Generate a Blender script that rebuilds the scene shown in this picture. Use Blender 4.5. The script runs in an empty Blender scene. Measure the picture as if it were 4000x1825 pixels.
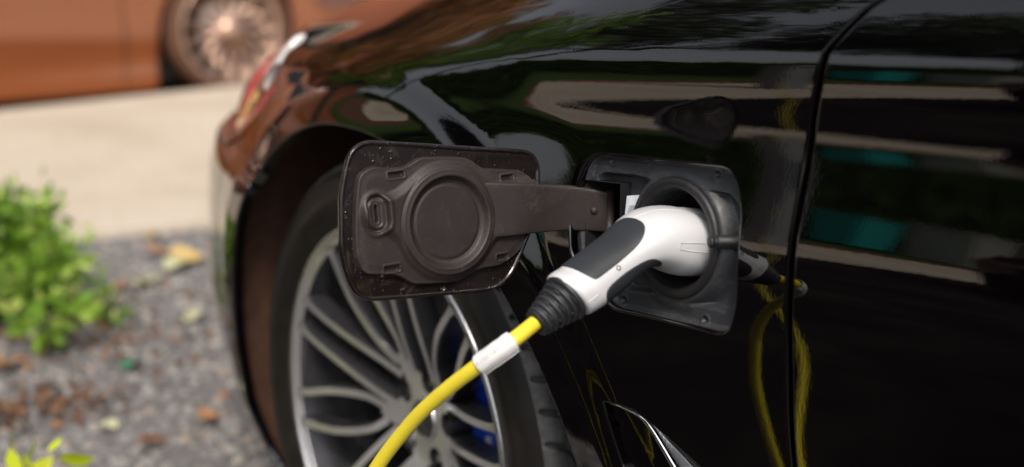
import bpy, math, random
import numpy as np
from mathutils import Vector
from mathutils.geometry import delaunay_2d_cdt
random.seed(7); rng = np.random.default_rng(7)
col = bpy.context.scene.collection
sc = bpy.context.scene

# ------------------------------------------------------------------ camera, sky, sun, exposure
PSI, PIT = math.radians(54), math.radians(13.5)
FPX = 5000.0
Vh = np.array([-math.sin(PSI), math.cos(PSI), 0.]); Rt = np.array([math.cos(PSI), math.sin(PSI), 0.])
Zz = np.array([0, 0, 1.])
Ax = Vh*math.cos(PIT) - Zz*math.sin(PIT); Up = Vh*math.sin(PIT) + Zz*math.cos(PIT)
WC = np.array([-.524, .015, .345])                      # centre of the front wheel's rim face
CAM = WC - (-.16*Rt - .246*Up + 1.608*Ax)
cam_d = bpy.data.cameras.new('camera'); cam = bpy.data.objects.new('camera', cam_d); col.objects.link(cam)
cam.location = CAM
cam.rotation_euler = Vector(Ax).to_track_quat('-Z', 'Y').to_euler()
cam_d.sensor_width = 36; cam_d.lens = 45; cam_d.clip_start = .05; cam_d.clip_end = 800
cam_d.dof.use_dof = True; cam_d.dof.focus_distance = 1.13; cam_d.dof.aperture_fstop = 2.7
sc.camera = cam
world = bpy.data.worlds.new('World'); sc.world = world; world.use_nodes = True
wn = world.node_tree; bg = wn.nodes['Background']
sky = wn.nodes.new('ShaderNodeTexSky'); sky.sky_type = 'NISHITA'; sky.sun_disc = False
SUN_EL, SUN_AZ = math.radians(50), math.radians(124)    # azimuth measured from +Y towards +X
sky.sun_elevation = SUN_EL; sky.sun_rotation = SUN_AZ; sky.dust_density = 4; sky.air_density = 1.0; sky.ozone_density = .6
hs = wn.nodes.new('ShaderNodeHueSaturation'); hs.inputs['Saturation'].default_value = .28
wn.links.new(sky.outputs[0], hs.inputs['Color']); wn.links.new(hs.outputs[0], bg.inputs[0])
bg.inputs[1].default_value = .15
sd = bpy.data.lights.new('sun', 'SUN'); sun = bpy.data.objects.new('sun', sd); col.objects.link(sun)
sd.energy = 1.9; sd.angle = math.radians(14); sd.color = (1, .86, .7)
sdir = Vector((math.sin(SUN_AZ)*math.cos(SUN_EL), math.cos(SUN_AZ)*math.cos(SUN_EL), math.sin(SUN_EL)))
sun.rotation_euler = (sdir).to_track_quat('Z', 'Y').to_euler(); sun.location = (-3, -3, 6)
sc.view_settings.view_transform = 'Standard'; sc.view_settings.look = 'None'
sc.view_settings.gamma = 1; sc.view_settings.use_curve_mapping = False
sc.view_settings.exposure = 0.28
sc.cycles.use_denoising = True
sc.cycles.max_bounces = 8; sc.cycles.glossy_bounces = 5; sc.cycles.diffuse_bounces = 3
sc.cycles.sample_clamp_indirect = 6

# ------------------------------------------------------------------ measuring helpers (site survey: photo pixel -> point on a real plane)
def ray(px, py): return Ax + (px-2000)/FPX*Rt - (py-912.5)/FPX*Up
def on_plane(px, py, P, n): d = ray(px, py); return CAM + d*((np.asarray(P)-CAM)@n)/(d@n)
def on_y(px, py, y=0.): return on_plane(px, py, (0, y, 0), np.array([0, 1., 0]))
def on_x(px, py, x=0.): return on_plane(px, py, (x, 0, 0), np.array([1., 0, 0]))
def on_z(px, py, z=0.): return on_plane(px, py, (0, 0, z), np.array([0, 0, 1.]))
def at_d(px, py, d): return CAM + d*ray(px, py)
def proj(P):
    q = np.asarray(P)-CAM; d = q@Ax
    return np.stack([2000+FPX*(q@Rt)/d, 912.5-FPX*(q@Up)/d], -1)
def sstep(a, b, x):
    t = np.clip((x-a)/(b-a), 0, 1); return t*t*(3-2*t)
def smin(a, b, k):
    h = np.clip(.5+.5*(b-a)/k, 0, 1); return b*(1-h)+a*h-k*h*(1-h)

# ------------------------------------------------------------------ materials
def new_mat(name):
    m = bpy.data.materials.new(name); m.use_nodes = True
    nt = m.node_tree; return m, nt, nt.nodes['Principled BSDF']
def noise(nt, scale, detail=3, rough=.5, vec=None, dist=0):
    n = nt.nodes.new('ShaderNodeTexNoise'); n.inputs['Scale'].default_value = scale; n.inputs['Detail'].default_value = detail
    n.inputs['Roughness'].default_value = rough; n.inputs['Distortion'].default_value = dist
    if vec is None:
        vec = nt.nodes.new('ShaderNodeTexCoord').outputs['Object']
    nt.links.new(vec, n.inputs['Vector']); return n.outputs['Fac']
def ramp(nt, fac, stops):
    r = nt.nodes.new('ShaderNodeValToRGB'); e = r.color_ramp.elements
    while len(e) < len(stops): e.new(.5)
    for k, (p, c) in enumerate(stops):
        e[k].position = p; e[k].color = (*c, 1) if len(c) == 3 else c
    nt.links.new(fac, r.inputs[0]); return r.outputs[0]
def bump(nt, b, fac, strength, dist=.001):
    n = nt.nodes.new('ShaderNodeBump'); n.inputs['Strength'].default_value = strength; n.inputs['Distance'].default_value = dist
    nt.links.new(fac, n.inputs['Height']); nt.links.new(n.outputs[0], b.inputs['Normal']); return n
def simple(name, c, rough=.5, metal=0, coat=0, coat_rough=.03, var=.0, vscale=30, bumps=0, bscale=200, rvar=0, spec=.5):
    m, nt, b = new_mat(name)
    b.inputs['Base Color'].default_value = (*c, 1); b.inputs['Roughness'].default_value = rough
    b.inputs['Metallic'].default_value = metal; b.inputs['Coat Weight'].default_value = coat
    b.inputs['Coat Roughness'].default_value = coat_rough; b.inputs['Specular IOR Level'].default_value = spec
    if var:
        f = noise(nt, vscale, 5)
        nt.links.new(ramp(nt, f, [(.3, [x*(1-var) for x in c]), (.7, [min(1, x*(1+var)) for x in c])]), b.inputs['Base Color'])
    if rvar:
        f = noise(nt, vscale*.7, 4)
        nt.links.new(ramp(nt, f, [(.3, [max(0, rough-rvar)]*3), (.7, [min(1, rough+rvar)]*3)]), b.inputs['Roughness'])
    if bumps:
        bump(nt, b, noise(nt, bscale, 2), bumps, .0006)
    return m
def paint(name, c, coat_rough=.015):
    m, nt, b = new_mat(name)
    b.inputs['Base Color'].default_value = (*c, 1); b.inputs['Roughness'].default_value = .5; b.inputs['Specular IOR Level'].default_value = 0
    b.inputs['Coat Weight'].default_value = 1; b.inputs['Coat Roughness'].default_value = coat_rough; b.inputs['Coat IOR'].default_value = 1.8
    bp = nt.nodes.new('ShaderNodeBump'); bp.inputs['Strength'].default_value = .03; bp.inputs['Distance'].default_value = .0005
    nt.links.new(noise(nt, 260, 2), bp.inputs['Height']); nt.links.new(bp.outputs[0], b.inputs['Coat Normal'])
    return m
M = {}
M['paint'] = paint('black_car_paint', (.0012, .0007, .0013))
def dusty(name, c, dust, rough, amount, scale=18, bmp=.25):
    m, nt, b = new_mat(name)
    f = noise(nt, scale, 8, .7, dist=1.2)
    f2 = noise(nt, scale*14, 4, .7)
    mx = nt.nodes.new('ShaderNodeMath'); mx.operation = 'MULTIPLY'
    nt.links.new(f, mx.inputs[0]); nt.links.new(f2, mx.inputs[1])
    lo = .32-.1*amount
    nt.links.new(ramp(nt, mx.outputs[0], [(lo, c), (lo+.12, [c[i]*(1-amount)+dust[i]*amount for i in range(3)])]), b.inputs['Base Color'])
    nt.links.new(ramp(nt, f, [(.35, [rough]*3), (.7, [min(1, rough+.25)]*3)]), b.inputs['Roughness'])
    bump(nt, b, noise(nt, 700, 2), bmp, .0004)
    return m
M['flap_plastic'] = dusty('flap_moulding_plastic', (.024, .0168, .0165), (.09, .072, .069), .42, .24, 20, .6)  # warm brown of the lens glow put into the plastic colour
M['pan_plastic'] = dusty('charge_port_plastic', (.030, .033, .040), (.20, .195, .19), .36, .38, 30)
M['collar_plastic'] = dusty('collar_plastic', (.014, .014, .016), (.07, .07, .07), .33, .3, 25)
M['cavity'] = simple('cavity_black', (.004, .004, .005), .7)
M['gloss_skin'] = paint('flap_skin_gloss', (.012, .008, .008))
def wetskin():
    m, nt, b = new_mat('flap_skin_wet')
    b.inputs['Base Color'].default_value = (.010, .007, .007, 1); b.inputs['Roughness'].default_value = .09
    tc = nt.nodes.new('ShaderNodeTexCoord').outputs['Object']
    v = nt.nodes.new('ShaderNodeTexVoronoi'); v.inputs['Scale'].default_value = 190; nt.links.new(tc, v.inputs['Vector'])
    n = noise(nt, 55, 4, .6)
    a = nt.nodes.new('ShaderNodeMath'); a.operation = 'SUBTRACT'; nt.links.new(n, a.inputs[0]); nt.links.new(v.outputs['Distance'], a.inputs[1])
    drops = ramp(nt, a.outputs[0], [(.30, (0, 0, 0)), (.42, (1, 1, 1))])
    bump(nt, b, drops, .6, .0008)
    f2 = noise(nt, 30, 8, .75, dist=2)
    nt.links.new(ramp(nt, f2, [(.55, (.010, .007, .007)), (.72, (.035, .026, .024))]), b.inputs['Base Color'])
    nt.links.new(ramp(nt, f2, [(.45, (.08,)*3), (.7, (.3,)*3)]), b.inputs['Roughness'])
    return m
M['wet_skin'] = wetskin()
M['white_shell'] = simple('white_connector_shell', (.62, .63, .66), .30, coat=.3, coat_rough=.12, bumps=.04, bscale=500)
M['soft_grip'] = simple('charcoal_soft_grip', (.022, .025, .030), .52, bumps=.25, bscale=1500, rvar=.06)
M['boot'] = simple('black_rubber_boot', (.020, .022, .026), .42, bumps=.2, bscale=400, rvar=.08)
M['cable'] = simple('yellow_cable_sheath', (.80, .66, .045), .36, var=.05, vscale=60, bumps=.1, bscale=300)
def labelmat():
    m, nt, b = new_mat('white_cable_sleeve')
    tc = nt.nodes.new('ShaderNodeTexCoord').outputs['UV']
    mp = nt.nodes.new('ShaderNodeMapping'); mp.inputs['Scale'].default_value = (60, 14, 1); nt.links.new(tc, mp.inputs['Vector'])
    f = noise(nt, 1.0, 3, .6, mp.outputs[0])
    f2 = noise(nt, 40, 5, .6)
    sx = nt.nodes.new('ShaderNodeSeparateXYZ'); nt.links.new(tc, sx.inputs[0])
    band = ramp(nt, sx.outputs[1], [(.30, (0, 0, 0)), (.31, (1, 1, 1)), (.36, (1, 1, 1)), (.37, (0, 0, 0))])
    ink = ramp(nt, f, [(.48, (0, 0, 0)), (.54, (1, 1, 1))])
    mm = nt.nodes.new('ShaderNodeMath'); mm.operation = 'MULTIPLY'; nt.links.new(band, mm.inputs[0]); nt.links.new(ink, mm.inputs[1])
    mx = nt.nodes.new('ShaderNodeMix'); mx.data_type = 'RGBA'
    nt.links.new(mm.outputs[0], mx.inputs[0]); mx.inputs[7].default_value = (.45, .45, .47, 1)
    nt.links.new(ramp(nt, f2, [(.35, (.72, .71, .72)), (.6, (.85, .85, .86))]), mx.inputs[6])
    nt.links.new(mx.outputs[2], b.inputs['Base Color']); b.inputs['Roughness'].default_value = .4
    return m
M['label'] = labelmat()
M['tyre_side'] = simple('tyre_sidewall', (.010, .0085, .008), .5, var=.3, vscale=40, bumps=.2, bscale=300, rvar=.1, spec=.35)
def tread_mat():
    m, nt, b = new_mat('tyre_tread')
    f = noise(nt, 45, 7, .65)
    nt.links.new(ramp(nt, f, [(.38, (.055, .055, .058)), (.58, (.095, .095, .097)), (.74, (.17, .17, .17))]), b.inputs['Base Color'])
    b.inputs['Roughness'].default_value = .55; bump(nt, b, noise(nt, 350, 5), .5, .0008)
    return m
M['tread'] = tread_mat()
M['alloy'] = simple('machined_alloy', (.62, .61, .64), .34, .75, var=.08, vscale=25, rvar=.05)
M['alloy_lip'] = simple('polished_rim_lip', (.62, .62, .65), .22, .9)
M['alloy_dark'] = simple('grey_painted_alloy', (.05, .05, .056), .3, .5, rvar=.1)
M['barrel'] = simple('rim_barrel', (.20, .20, .22), .22, .9, rvar=.08)
M['disc'] = simple('brake_disc_steel', (.16, .155, .155), .35, .8, var=.2, vscale=15)
M['steel'] = simple('bright_steel', (.65, .65, .66), .25, .9)
M['castalu'] = simple('cast_aluminium', (.55, .55, .55), .45, .6, var=.15, vscale=20)
M['caliper'] = simple('blue_caliper', (.010, .07, .55), .3, 0, .8)
M['redpaint'] = simple('red_enamel', (.5, .01, .01), .35)
M['blackplastic'] = simple('black_trim_plastic', (.012, .011, .011), .5, rvar=.1)
M['liner'] = simple('glow_tinted_liner', (.075, .034, .020), .85, var=.3, vscale=50)  # brown lens glow painted into the liner colour, mottled by noise
M['chrome'] = simple('chrome_trim', (.75, .76, .8), .08, 1)
M['satin'] = simple('satin_blue_grey_trim', (.035, .042, .06), .2, .5, .6, .1)
M['white_sticker'] = simple('white_sticker', (.75, .8, .9), .4)
M['seam'] = simple('dark_seam', (.004, .004, .004), .8)

# ------------------------------------------------------------------ mesh helpers
def link(name, me, mats, parent=None, smooth=True, normals=None):
    o = bpy.data.objects.new(name, me); col.objects.link(o)
    for m in (mats if isinstance(mats, (list, tuple)) else [mats]): me.materials.append(m)
    if smooth: me.polygons.foreach_set('use_smooth', [True]*len(me.polygons))
    if normals is not None: me.normals_split_custom_set_from_vertices([tuple(n) for n in normals])
    if parent is not None: o.parent = parent
    return o
def mesh(name, vs, fs, mats, parent=None, smooth=True, normals=None, mi=None):
    me = bpy.data.meshes.new(name); me.from_pydata([tuple(map(float, v)) for v in vs], [], [tuple(map(int, f)) for f in fs]); me.update()
    if mi is not None: me.polygons.foreach_set('material_index', mi)
    return link(name, me, mats, parent, smooth, normals)
class MB:
    def __init__(s): s.v = []; s.f = []; s.n = []; s.m = []
    def add(s, vs, fs, ns=None, mi=0):
        o = len(s.v); s.v += [tuple(v) for v in vs]; s.f += [tuple(int(i)+o for i in f) for f in fs]
        s.n += ([tuple(n) for n in ns] if ns is not None else []); s.m += [mi]*len(fs)
    def build(s, name, mats, parent=None, smooth=True):
        return mesh(name, s.v, s.f, mats, parent, smooth, s.n if len(s.n) == len(s.v) and s.n else None, s.m)
def gridfaces(nu, nv, cu=False, cv=False, flip=False):
    fs = []
    for i in range(nu if cu else nu-1):
        for j in range(nv if cv else nv-1):
            a = i*nv+j; b = ((i+1) % nu)*nv+j; c = ((i+1) % nu)*nv+(j+1) % nv; d = i*nv+(j+1) % nv
            fs.append((a, d, c, b) if flip else (a, b, c, d))
    return fs
def lathe(prof, O, axis, ref, seg=64, a0=0, a1=2*math.pi):
    """prof: (along, radius) list"""
    axis = np.asarray(axis, float); axis /= np.linalg.norm(axis); ref = np.asarray(ref, float); ref = ref-axis*(ref@axis); ref /= np.linalg.norm(ref)
    e2 = np.cross(axis, ref); full = abs(a1-a0-2*math.pi) < 1e-6
    ang = np.linspace(a0, a1, seg, endpoint=not full)
    vs = [np.asarray(O)+axis*p+(ref*math.cos(t)+e2*math.sin(t))*r for t in ang for p, r in prof]
    return vs, gridfaces(seg, len(prof), cu=full)
def catmull(P, n):
    P = np.asarray(P, float); out = []
    Q = np.vstack([2*P[0]-P[1], P, 2*P[-1]-P[-2]])
    for i in range(1, len(Q)-2):
        for k in range(n):
            t = k/n
            out.append(.5*((2*Q[i])+(-Q[i-1]+Q[i+1])*t+(2*Q[i-1]-5*Q[i]+4*Q[i+1]-Q[i+2])*t*t+(-Q[i-1]+3*Q[i]-3*Q[i+1]+Q[i+2])*t**3))
    out.append(P[-1]); return np.array(out)
def tube(P, r, seg=16, caps=True, closed=False):
    P = np.asarray(P, float); n = len(P); r = np.full(n, r) if np.isscalar(r) else np.asarray(r)
    T = np.gradient(P, axis=0); T /= np.linalg.norm(T, axis=1)[:, None]
    N = np.cross(T[0], [0, 0, 1.]); N = N if np.linalg.norm(N) > 1e-3 else np.cross(T[0], [1., 0, 0]); N /= np.linalg.norm(N)
    vs = []
    for i in range(n):
        N = N-T[i]*(N@T[i]); N /= np.linalg.norm(N); B = np.cross(T[i], N)
        for k in range(seg):
            a = 2*math.pi*k/seg; vs.append(P[i]+r[i]*(N*math.cos(a)+B*math.sin(a)))
    fs = gridfaces(n, seg, cv=True)
    if caps: fs += [tuple(range(seg))[::-1], tuple((n-1)*seg+k for k in range(seg))]
    return vs, fs
def box(c, s, rz=0):
    c = np.asarray(c, float); cs, sn = math.cos(rz), math.sin(rz); vs = []
    for dx in (-.5, .5):
        for dy in (-.5, .5):
            for dz in (-.5, .5):
                x, y = dx*s[0], dy*s[1]; vs.append(c+np.array([x*cs-y*sn, x*sn+y*cs, dz*s[2]]))
    return vs, [(0, 1, 3, 2), (4, 6, 7, 5), (0, 4, 5, 1), (2, 3, 7, 6), (0, 2, 6, 4), (1, 5, 7, 3)]
def inpoly(pts, poly):
    x, y = pts[:, 0], pts[:, 1]; ins = np.zeros(len(pts), bool); n = len(poly)
    for i in range(n):
        x0, y0 = poly[i]; x1, y1 = poly[(i+1) % n]
        if y0 == y1: continue
        ins ^= ((y0 > y) != (y1 > y)) & (x < (x1-x0)*(y-y0)/(y1-y0)+x0)
    return ins
def segdist(pts, poly, closed=True):
    d = np.full(len(pts), 1e9); n = len(poly)
    for i in range(n if closed else n-1):
        a = np.asarray(poly[i]); b = np.asarray(poly[(i+1) % n]); ab = b-a
        t = np.clip(((pts-a)@ab)/max(ab@ab, 1e-12), 0, 1)
        d = np.minimum(d, np.hypot(*(pts-a-t[:, None]*ab).T))
    return d
def sdf(pts, poly):
    d = segdist(pts, poly); return np.where(inpoly(pts, poly), d, -d)      # positive inside
def rounded(verts, seg=10):
    """verts (x, y, r) -> rounded outline"""
    out = []; n = len(verts)
    for i in range(n):
        p = np.array(verts[i][:2], float); a = np.array(verts[i-1][:2], float); b = np.array(verts[(i+1) % n][:2], float); r = verts[i][2]
        u = a-p; v = b-p; lu, lv = np.linalg.norm(u), np.linalg.norm(v); u /= lu; v /= lv
        if r <= 0: out.append(p); continue
        th = math.acos(np.clip(u@v, -1, 1)); t = min(r/math.tan(th/2), lu*.49, lv*.49)
        for k in range(seg+1):
            s = k/seg; q = (1-s)**2*(p+u*t)+2*s*(1-s)*p+s*s*(p+v*t)*1.0
            out.append(q)
    return np.array(out)
def resample(poly, step, closed=True):
    poly = np.asarray(poly, float); Q = np.vstack([poly, poly[:1]]) if closed else poly
    L = np.r_[0, np.cumsum(np.linalg.norm(np.diff(Q, axis=0), axis=1))]
    n = max(4, int(round(L[-1]/step))); s = np.linspace(0, L[-1], n, endpoint=not closed)
    return np.stack([np.interp(s, L, Q[:, k]) for k in range(Q.shape[1])], 1)
def fill(outer, holes, step, extra=None):
    """triangulate outer minus holes with interior points: returns pts, tris"""
    lo, hi = outer.min(0), outer.max(0)
    gx, gy = np.meshgrid(np.arange(lo[0]+step/2, hi[0], step), np.arange(lo[1]+step/2, hi[1], step*.9)); gx[::2] += step/2
    g = np.stack([gx.ravel(), gy.ravel()], 1)
    keep = inpoly(g, outer) & (segdist(g, outer) > step*.45)
    for h in holes: keep &= ~inpoly(g, h) & (segdist(g, h) > step*.45)
    g = g[keep]
    loops = [outer]+list(holes); vs = []; ed = []
    for L in loops:
        o = len(vs); vs += [Vector(p) for p in L]; ed += [(o+i, o+(i+1) % len(L)) for i in range(len(L))]
    vs += [Vector(p) for p in g]
    r = delaunay_2d_cdt(vs, ed, [], 0, 1e-7, False)
    P = np.array([tuple(v) for v in r[0]]); T = np.array([f for f in r[2]])
    c = P[T].mean(1); ok = inpoly(c, outer)
    for h in holes: ok &= ~inpoly(c, h)
    T = T[ok]
    a = np.cross(P[T[:, 1]]-P[T[:, 0]], P[T[:, 2]]-P[T[:, 0]]); T = T[np.abs(a) > 1e-12]
    return P, T
def thing(name, label, cat, loc=(0, 0, 0), group=None):
    o = bpy.data.objects.new(name, None); col.objects.link(o); o.location = loc
    o['label'] = label; o['category'] = cat
    if group: o['group'] = group
    return o
def tag(o, label, cat, group=None):
    o['label'] = label; o['category'] = cat
    if group: o['group'] = group
    return o
def struct(o): o['kind'] = 'structure'; return o

# ------------------------------------------------------------------ ground
def ground_mat(name, stops, sc1, sc2, bstr, bd, rough=.9, spec=.25):
    m, nt, b = new_mat(name)
    f = noise(nt, sc1, 8, .65); f2 = noise(nt, sc2, 5, .6)
    mx = nt.nodes.new('ShaderNodeMath'); mx.operation = 'ADD'; nt.links.new(f, mx.inputs[0]); nt.links.new(f2, mx.inputs[1])
    h = nt.nodes.new('ShaderNodeMath'); h.operation = 'MULTIPLY'; h.inputs[1].default_value = .5; nt.links.new(mx.outputs[0], h.inputs[0])
    nt.links.new(ramp(nt, h.outputs[0], stops), b.inputs['Base Color']); b.inputs['Roughness'].default_value = rough
    bump(nt, b, f2, bstr, bd); b.inputs['Specular IOR Level'].default_value = spec; return m
M['asphalt'] = ground_mat('asphalt', [(.38, (.006, .006, .007)), (.50, (.014, .012, .012)), (.62, (.040, .033, .029))], 1.6, 220, .5, .004, .95, .05)
M['gravel_base'] = ground_mat('gravel_fines', [(.35, (.12, .115, .116)), (.6, (.20, .19, .19))], 6, 120, .8, .006)
M['concrete'] = ground_mat('worn_concrete', [(.34, (.36, .30, .23)), (.48, (.52, .445, .36)), (.62, (.60, .53, .45))], 1.1, 60, .3, .003, .85)
M['glow_tinted_road'] = ground_mat('glow_tinted_road_surface', [(.35, (.10, .048, .028)), (.65, (.17, .085, .05))], 3, 150, .4, .004)  # orange-brown lens glow put into the road colour
M['lawn'] = ground_mat('lawn', [(.3, (.035, .07, .012)), (.6, (.07, .13, .02)), (.8, (.11, .16, .04))], 2, 90, .8, .02)
def sheet(name, poly, z, mat):
    if np.isscalar(z): z = [z]*len(poly)
    return struct(mesh(name, [(x, y, zz) for (x, y), zz in zip(poly, z)], [tuple(range(len(poly)))], mat, smooth=False))
sheet('ground', [(-400, -400), (400, -400), (400, 400), (-400, 400)], -.008, M['lawn'])
sheet('car_park_asphalt', [(-3.6, -14), (14, -14), (14, -.38), (-3.6, -.38)], 0.0, M['asphalt'])
sheet('gravel_bed', [(-3.6, -.38), (14, -.38), (14, 9), (-3.6, 9)], 0.0, M['gravel_base'])
PAVZ = .10
n1 = on_z(200, 915, .035); n2 = on_z(850, 850, .035); f1 = on_z(0, 430, PAVZ); f2 = on_z(950, 330, PAVZ)
yA, yB = -13, 8
pv = MB()
ys = np.linspace(yA, yB, 43)
def nearx(y): return n2[0]+(n2[0]-n1[0])/(n2[1]-n1[1])*max(-2.5, min(2.5, y-n2[1]))
def farx(y): return f2[0]+(f2[0]-f1[0])/(f2[1]-f1[1])*max(-2.5, min(2.5, y-f2[1]))
vs = []
for y in ys:
    a, b = nearx(y), farx(y)
    vs += [(a, y, -.05), (a, y, .030), (a-.02, y, .035), ((a+b)/2, y, .035+(PAVZ-.035)*.4), (b+.01, y, PAVZ), (b-.005, y, PAVZ-.012), (b-.005, y, -.35)]
pv.add(vs, gridfaces(len(ys), 7, flip=True))
pv = struct(pv.build('pavement', M['concrete'], smooth=False))
# painted red kerb beyond the pavement, seen only as a reflection in the paint
M['kerb_red'] = simple('worn_red_kerb_paint', (.35, .05, .04), .6, var=.3, vscale=8)

# the other car's place
BX = -6.15
bw = on_x(905, 120, BX+.02)            # its front wheel's centre
BR = .37; ROADZ = bw[2]-BR
sheet('road', [(farx(0)+.6, -4.2), (farx(0)+.2, 30), (-10.5, 30), (-10.5, -4.2)], ROADZ, M['glow_tinted_road'])

# ------------------------------------------------------------------ the black car: body surface y = S(x, z)
_cx = np.array([-1.3, -.9, -.6, -.338, -.144, .025, .159, .247, .324, .8, 1.4])
_cz = np.array([.70, .755, .793, .823, .844, .857, .868, .874, .879, .895, .90])
def zc(x): return np.interp(x, _cx, _cz)
_t = np.array([-.6, -.30, -.14, -.07, -.035, -.015, -.004, .003, .012, .026, .045, .057, .069, .082, .102, .130, .150, .196, .24, .33, .6, .9])
_a = np.radians([66, 60, 48, 38, 30, 25, 21, 9, 3, 0, -3, 0, 5.3, 8.9, 9.0, 7.8, 4.5, -3, -7, -10, -14, -18])
_tt = np.linspace(-.6, .9, 3001); _k = np.exp(-.5*(np.arange(-14, 15)/5.)**2); _k /= _k.sum()
_aa = np.convolve(np.pad(np.interp(_tt, _t, _a), 14, mode='edge'), _k, 'valid')
_g = -np.cumsum(np.tan(_aa))*(_tt[1]-_tt[0]); _g -= np.interp(0., _tt, _g)
AC = np.array([-.505, .338]); ARX, ARZ, AEX = .415, .397, 2.15
def rho(x, z): return (np.abs((x-AC[0])/ARX)**AEX+np.abs((z-AC[1])/ARZ)**AEX)**(1/AEX)
_sz = np.array([-.2, .05, .092, .188, .26, .362, .424, .56, .603, .633, .698, .793, .811, .848, .90, .98])
_sx = np.array([-.2, -.42, -.48, -.63, -.715, -.73, -.715, -.685, -.655, -.585, -.525, -.39, -.32, -.158, .0, .10])
_zz = np.linspace(-.2, .98, 1181); _sf = np.convolve(np.pad(np.interp(_zz, _sz, _sx), 14, mode='edge'), _k, 'valid')
def S(x, z):
    x = np.asarray(x, float); z = np.asarray(z, float)
    t = zc(x)-z
    g = np.interp(t, _tt, _g)
    amp = np.where(t > 0, 1-.55*sstep(-.25, -.75, x), 1.)
    y = -0.0100+g*amp
    u = np.maximum(0, np.interp(z, _zz, _sf)-x)
    y = y+.426*u*u/(1+.25*u)
    r = rho(x, z)
    fl = sstep(1.42, 1.13, r)*.45+sstep(1.20, 1.10, r)*.55
    y = y-.020*fl*sstep(.2, .35, z+.2)
    y = y+.010*sstep(1.10, 1.0, r)*0
    return y
def SN(x, z, e=1e-4):
    x = np.asarray(x, float); z = np.asarray(z, float)
    gx = (S(x+e, z)-S(x-e, z))/(2*e); gz = (S(x, z+e)-S(x, z-e))/(2*e)
    n = np.stack([gx, -np.ones_like(gx), gz], -1); return n/np.linalg.norm(n, axis=-1, keepdims=True)
def SP(x, z, off=0.):
    x = np.asarray(x, float); z = np.asarray(z, float)
    return np.stack([x, S(x, z), z], -1)-SN(x, z)*off          # off > 0: into the car
def hit(px, py):
    y = -.02
    for _ in range(60):
        P = on_y(px, py, y); y = .5*y+.5*float(S(P[0], P[2]))
    return np.array([P[0], P[2]])
def hits(l): return np.array([hit(*q) for q in l])
def panel(name, outer, holes, mats, parent, step=.008, roll=.003, flange=.012, off=0., flange_mat=None, fl=None):
    P, T = fill(outer, holes, step)
    V3 = SP(P[:, 0], P[:, 1], off); N3 = SN(P[:, 0], P[:, 1])
    c = np.cross(V3[T[:, 1]]-V3[T[:, 0]], V3[T[:, 2]]-V3[T[:, 0]]); fl_ = (c*N3[T[:, 0]]).sum(1) < 0
    T = np.where(fl_[:, None], T[:, ::-1], T)
    mb = MB(); mb.add(V3, T, N3)
    for li, L in enumerate([outer]+list(holes)):
        n = len(L); A3 = SP(L[:, 0], L[:, 1], off); Nn = SN(L[:, 0], L[:, 1])
        tg = np.roll(L, -1, 0)-np.roll(L, 1, 0); tg /= np.linalg.norm(tg, axis=1)[:, None]
        pr = np.stack([tg[:, 1], -tg[:, 0]], 1)*1e-3
        out = sdf(L+pr, L) < 0                       # away from the loop's inside
        pr[~out] *= -1
        if li > 0: pr = -pr                         # a hole: roll towards its inside
        D = SP(L[:, 0]+pr[:, 0], L[:, 1]+pr[:, 1], off)-A3; D -= Nn*(D*Nn).sum(1)[:, None]; D /= np.linalg.norm(D, axis=1)[:, None]
        rings = []; nr = []; F = flange if fl is None or li == 0 else fl[li-1]
        for k in range(5):
            a = k/4*math.pi/2; rings.append(A3+D*roll*math.sin(a)-Nn*roll*(1-math.cos(a))); nr.append(Nn*math.cos(a)+D*math.sin(a))
        rings.append(rings[-1]-Nn*F); nr.append(D)
        vs = np.concatenate(rings); ns = np.concatenate(nr)
        fs = [(k*n+i, k*n+(i+1) % n, (k+1)*n+(i+1) % n, (k+1)*n+i) for k in range(5) for i in range(n)]
        f0 = fs[0]; cc = np.cross(vs[f0[1]]-vs[f0[0]], vs[f0[3]]-vs[f0[0]])
        if cc@ns[f0[0]] < 0: fs = [f[::-1] for f in fs]
        mb.add(vs, fs, ns)
    return mb.build(name, mats, parent)

car = thing('parked_car', 'glossy black car being charged, its port open on the front wing behind the wheel', 'car', (0, 0, 0))
# outlines in (x, z)
th = np.radians(np.linspace(-42, 222, 90))
def arch(th):
    c, s = np.cos(th), np.sin(th)
    return np.stack([AC[0]+ARX*np.sign(c)*np.abs(c)**(2/AEX), AC[1]+ARZ*np.sign(s)*np.abs(s)**(2/AEX)], 1)
archP = arch(th)                                     # rear bottom -> over -> front bottom
gap_px = [(3195, 232), (3180, 300), (3150, 500), (3120, 700), (3090, 860), (3070, 1000), (3060, 1200), (3062, 1400), (3080, 1825)]
gp = hits(gap_px)[::-1]
gp = np.vstack([[gp[0][0]+.03, .20], [gp[0][0]+.012, .36], gp])
gtop = np.vstack([hits([(3205, 205), (3260, 140), (3330, 70), (3410, 5)]), [[.262, .955], [.305, .985]]])
gcurve = catmull(np.vstack([gp, gtop]), 6)
ZT = lambda x: zc(x)+.115
port_px = [(2218, 800, 60), (2300, 588, 105), (2868, 648, 110), (2905, 800, 300), (2884, 1180, 300), (2850, 1325, 85), (2390, 1215, 130), (2225, 1010, 120)]
PC = np.array([hit(q[0], q[1]) for q in port_px])
port = resample(rounded([(PC[i][0], PC[i][1], port_px[i][2]/4300*(1.25 if i in (1, 2, 5) else 1)) for i in range(8)], 12), .0035)
# side vent opening
vent_px = [(2343, 1560, 8), (2475, 1598, 40), (2560, 1665, 60), (2745, 1830, 60), (2860, 1960, 20), (2560, 2010, 20), (2425, 1825, 100)]
VC = np.array([hit(q[0], q[1]) for q in vent_px])
vent = resample(rounded([(VC[i][0], VC[i][1], vent_px[i][2]/4500) for i in range(7)], 8), .004)
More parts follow.
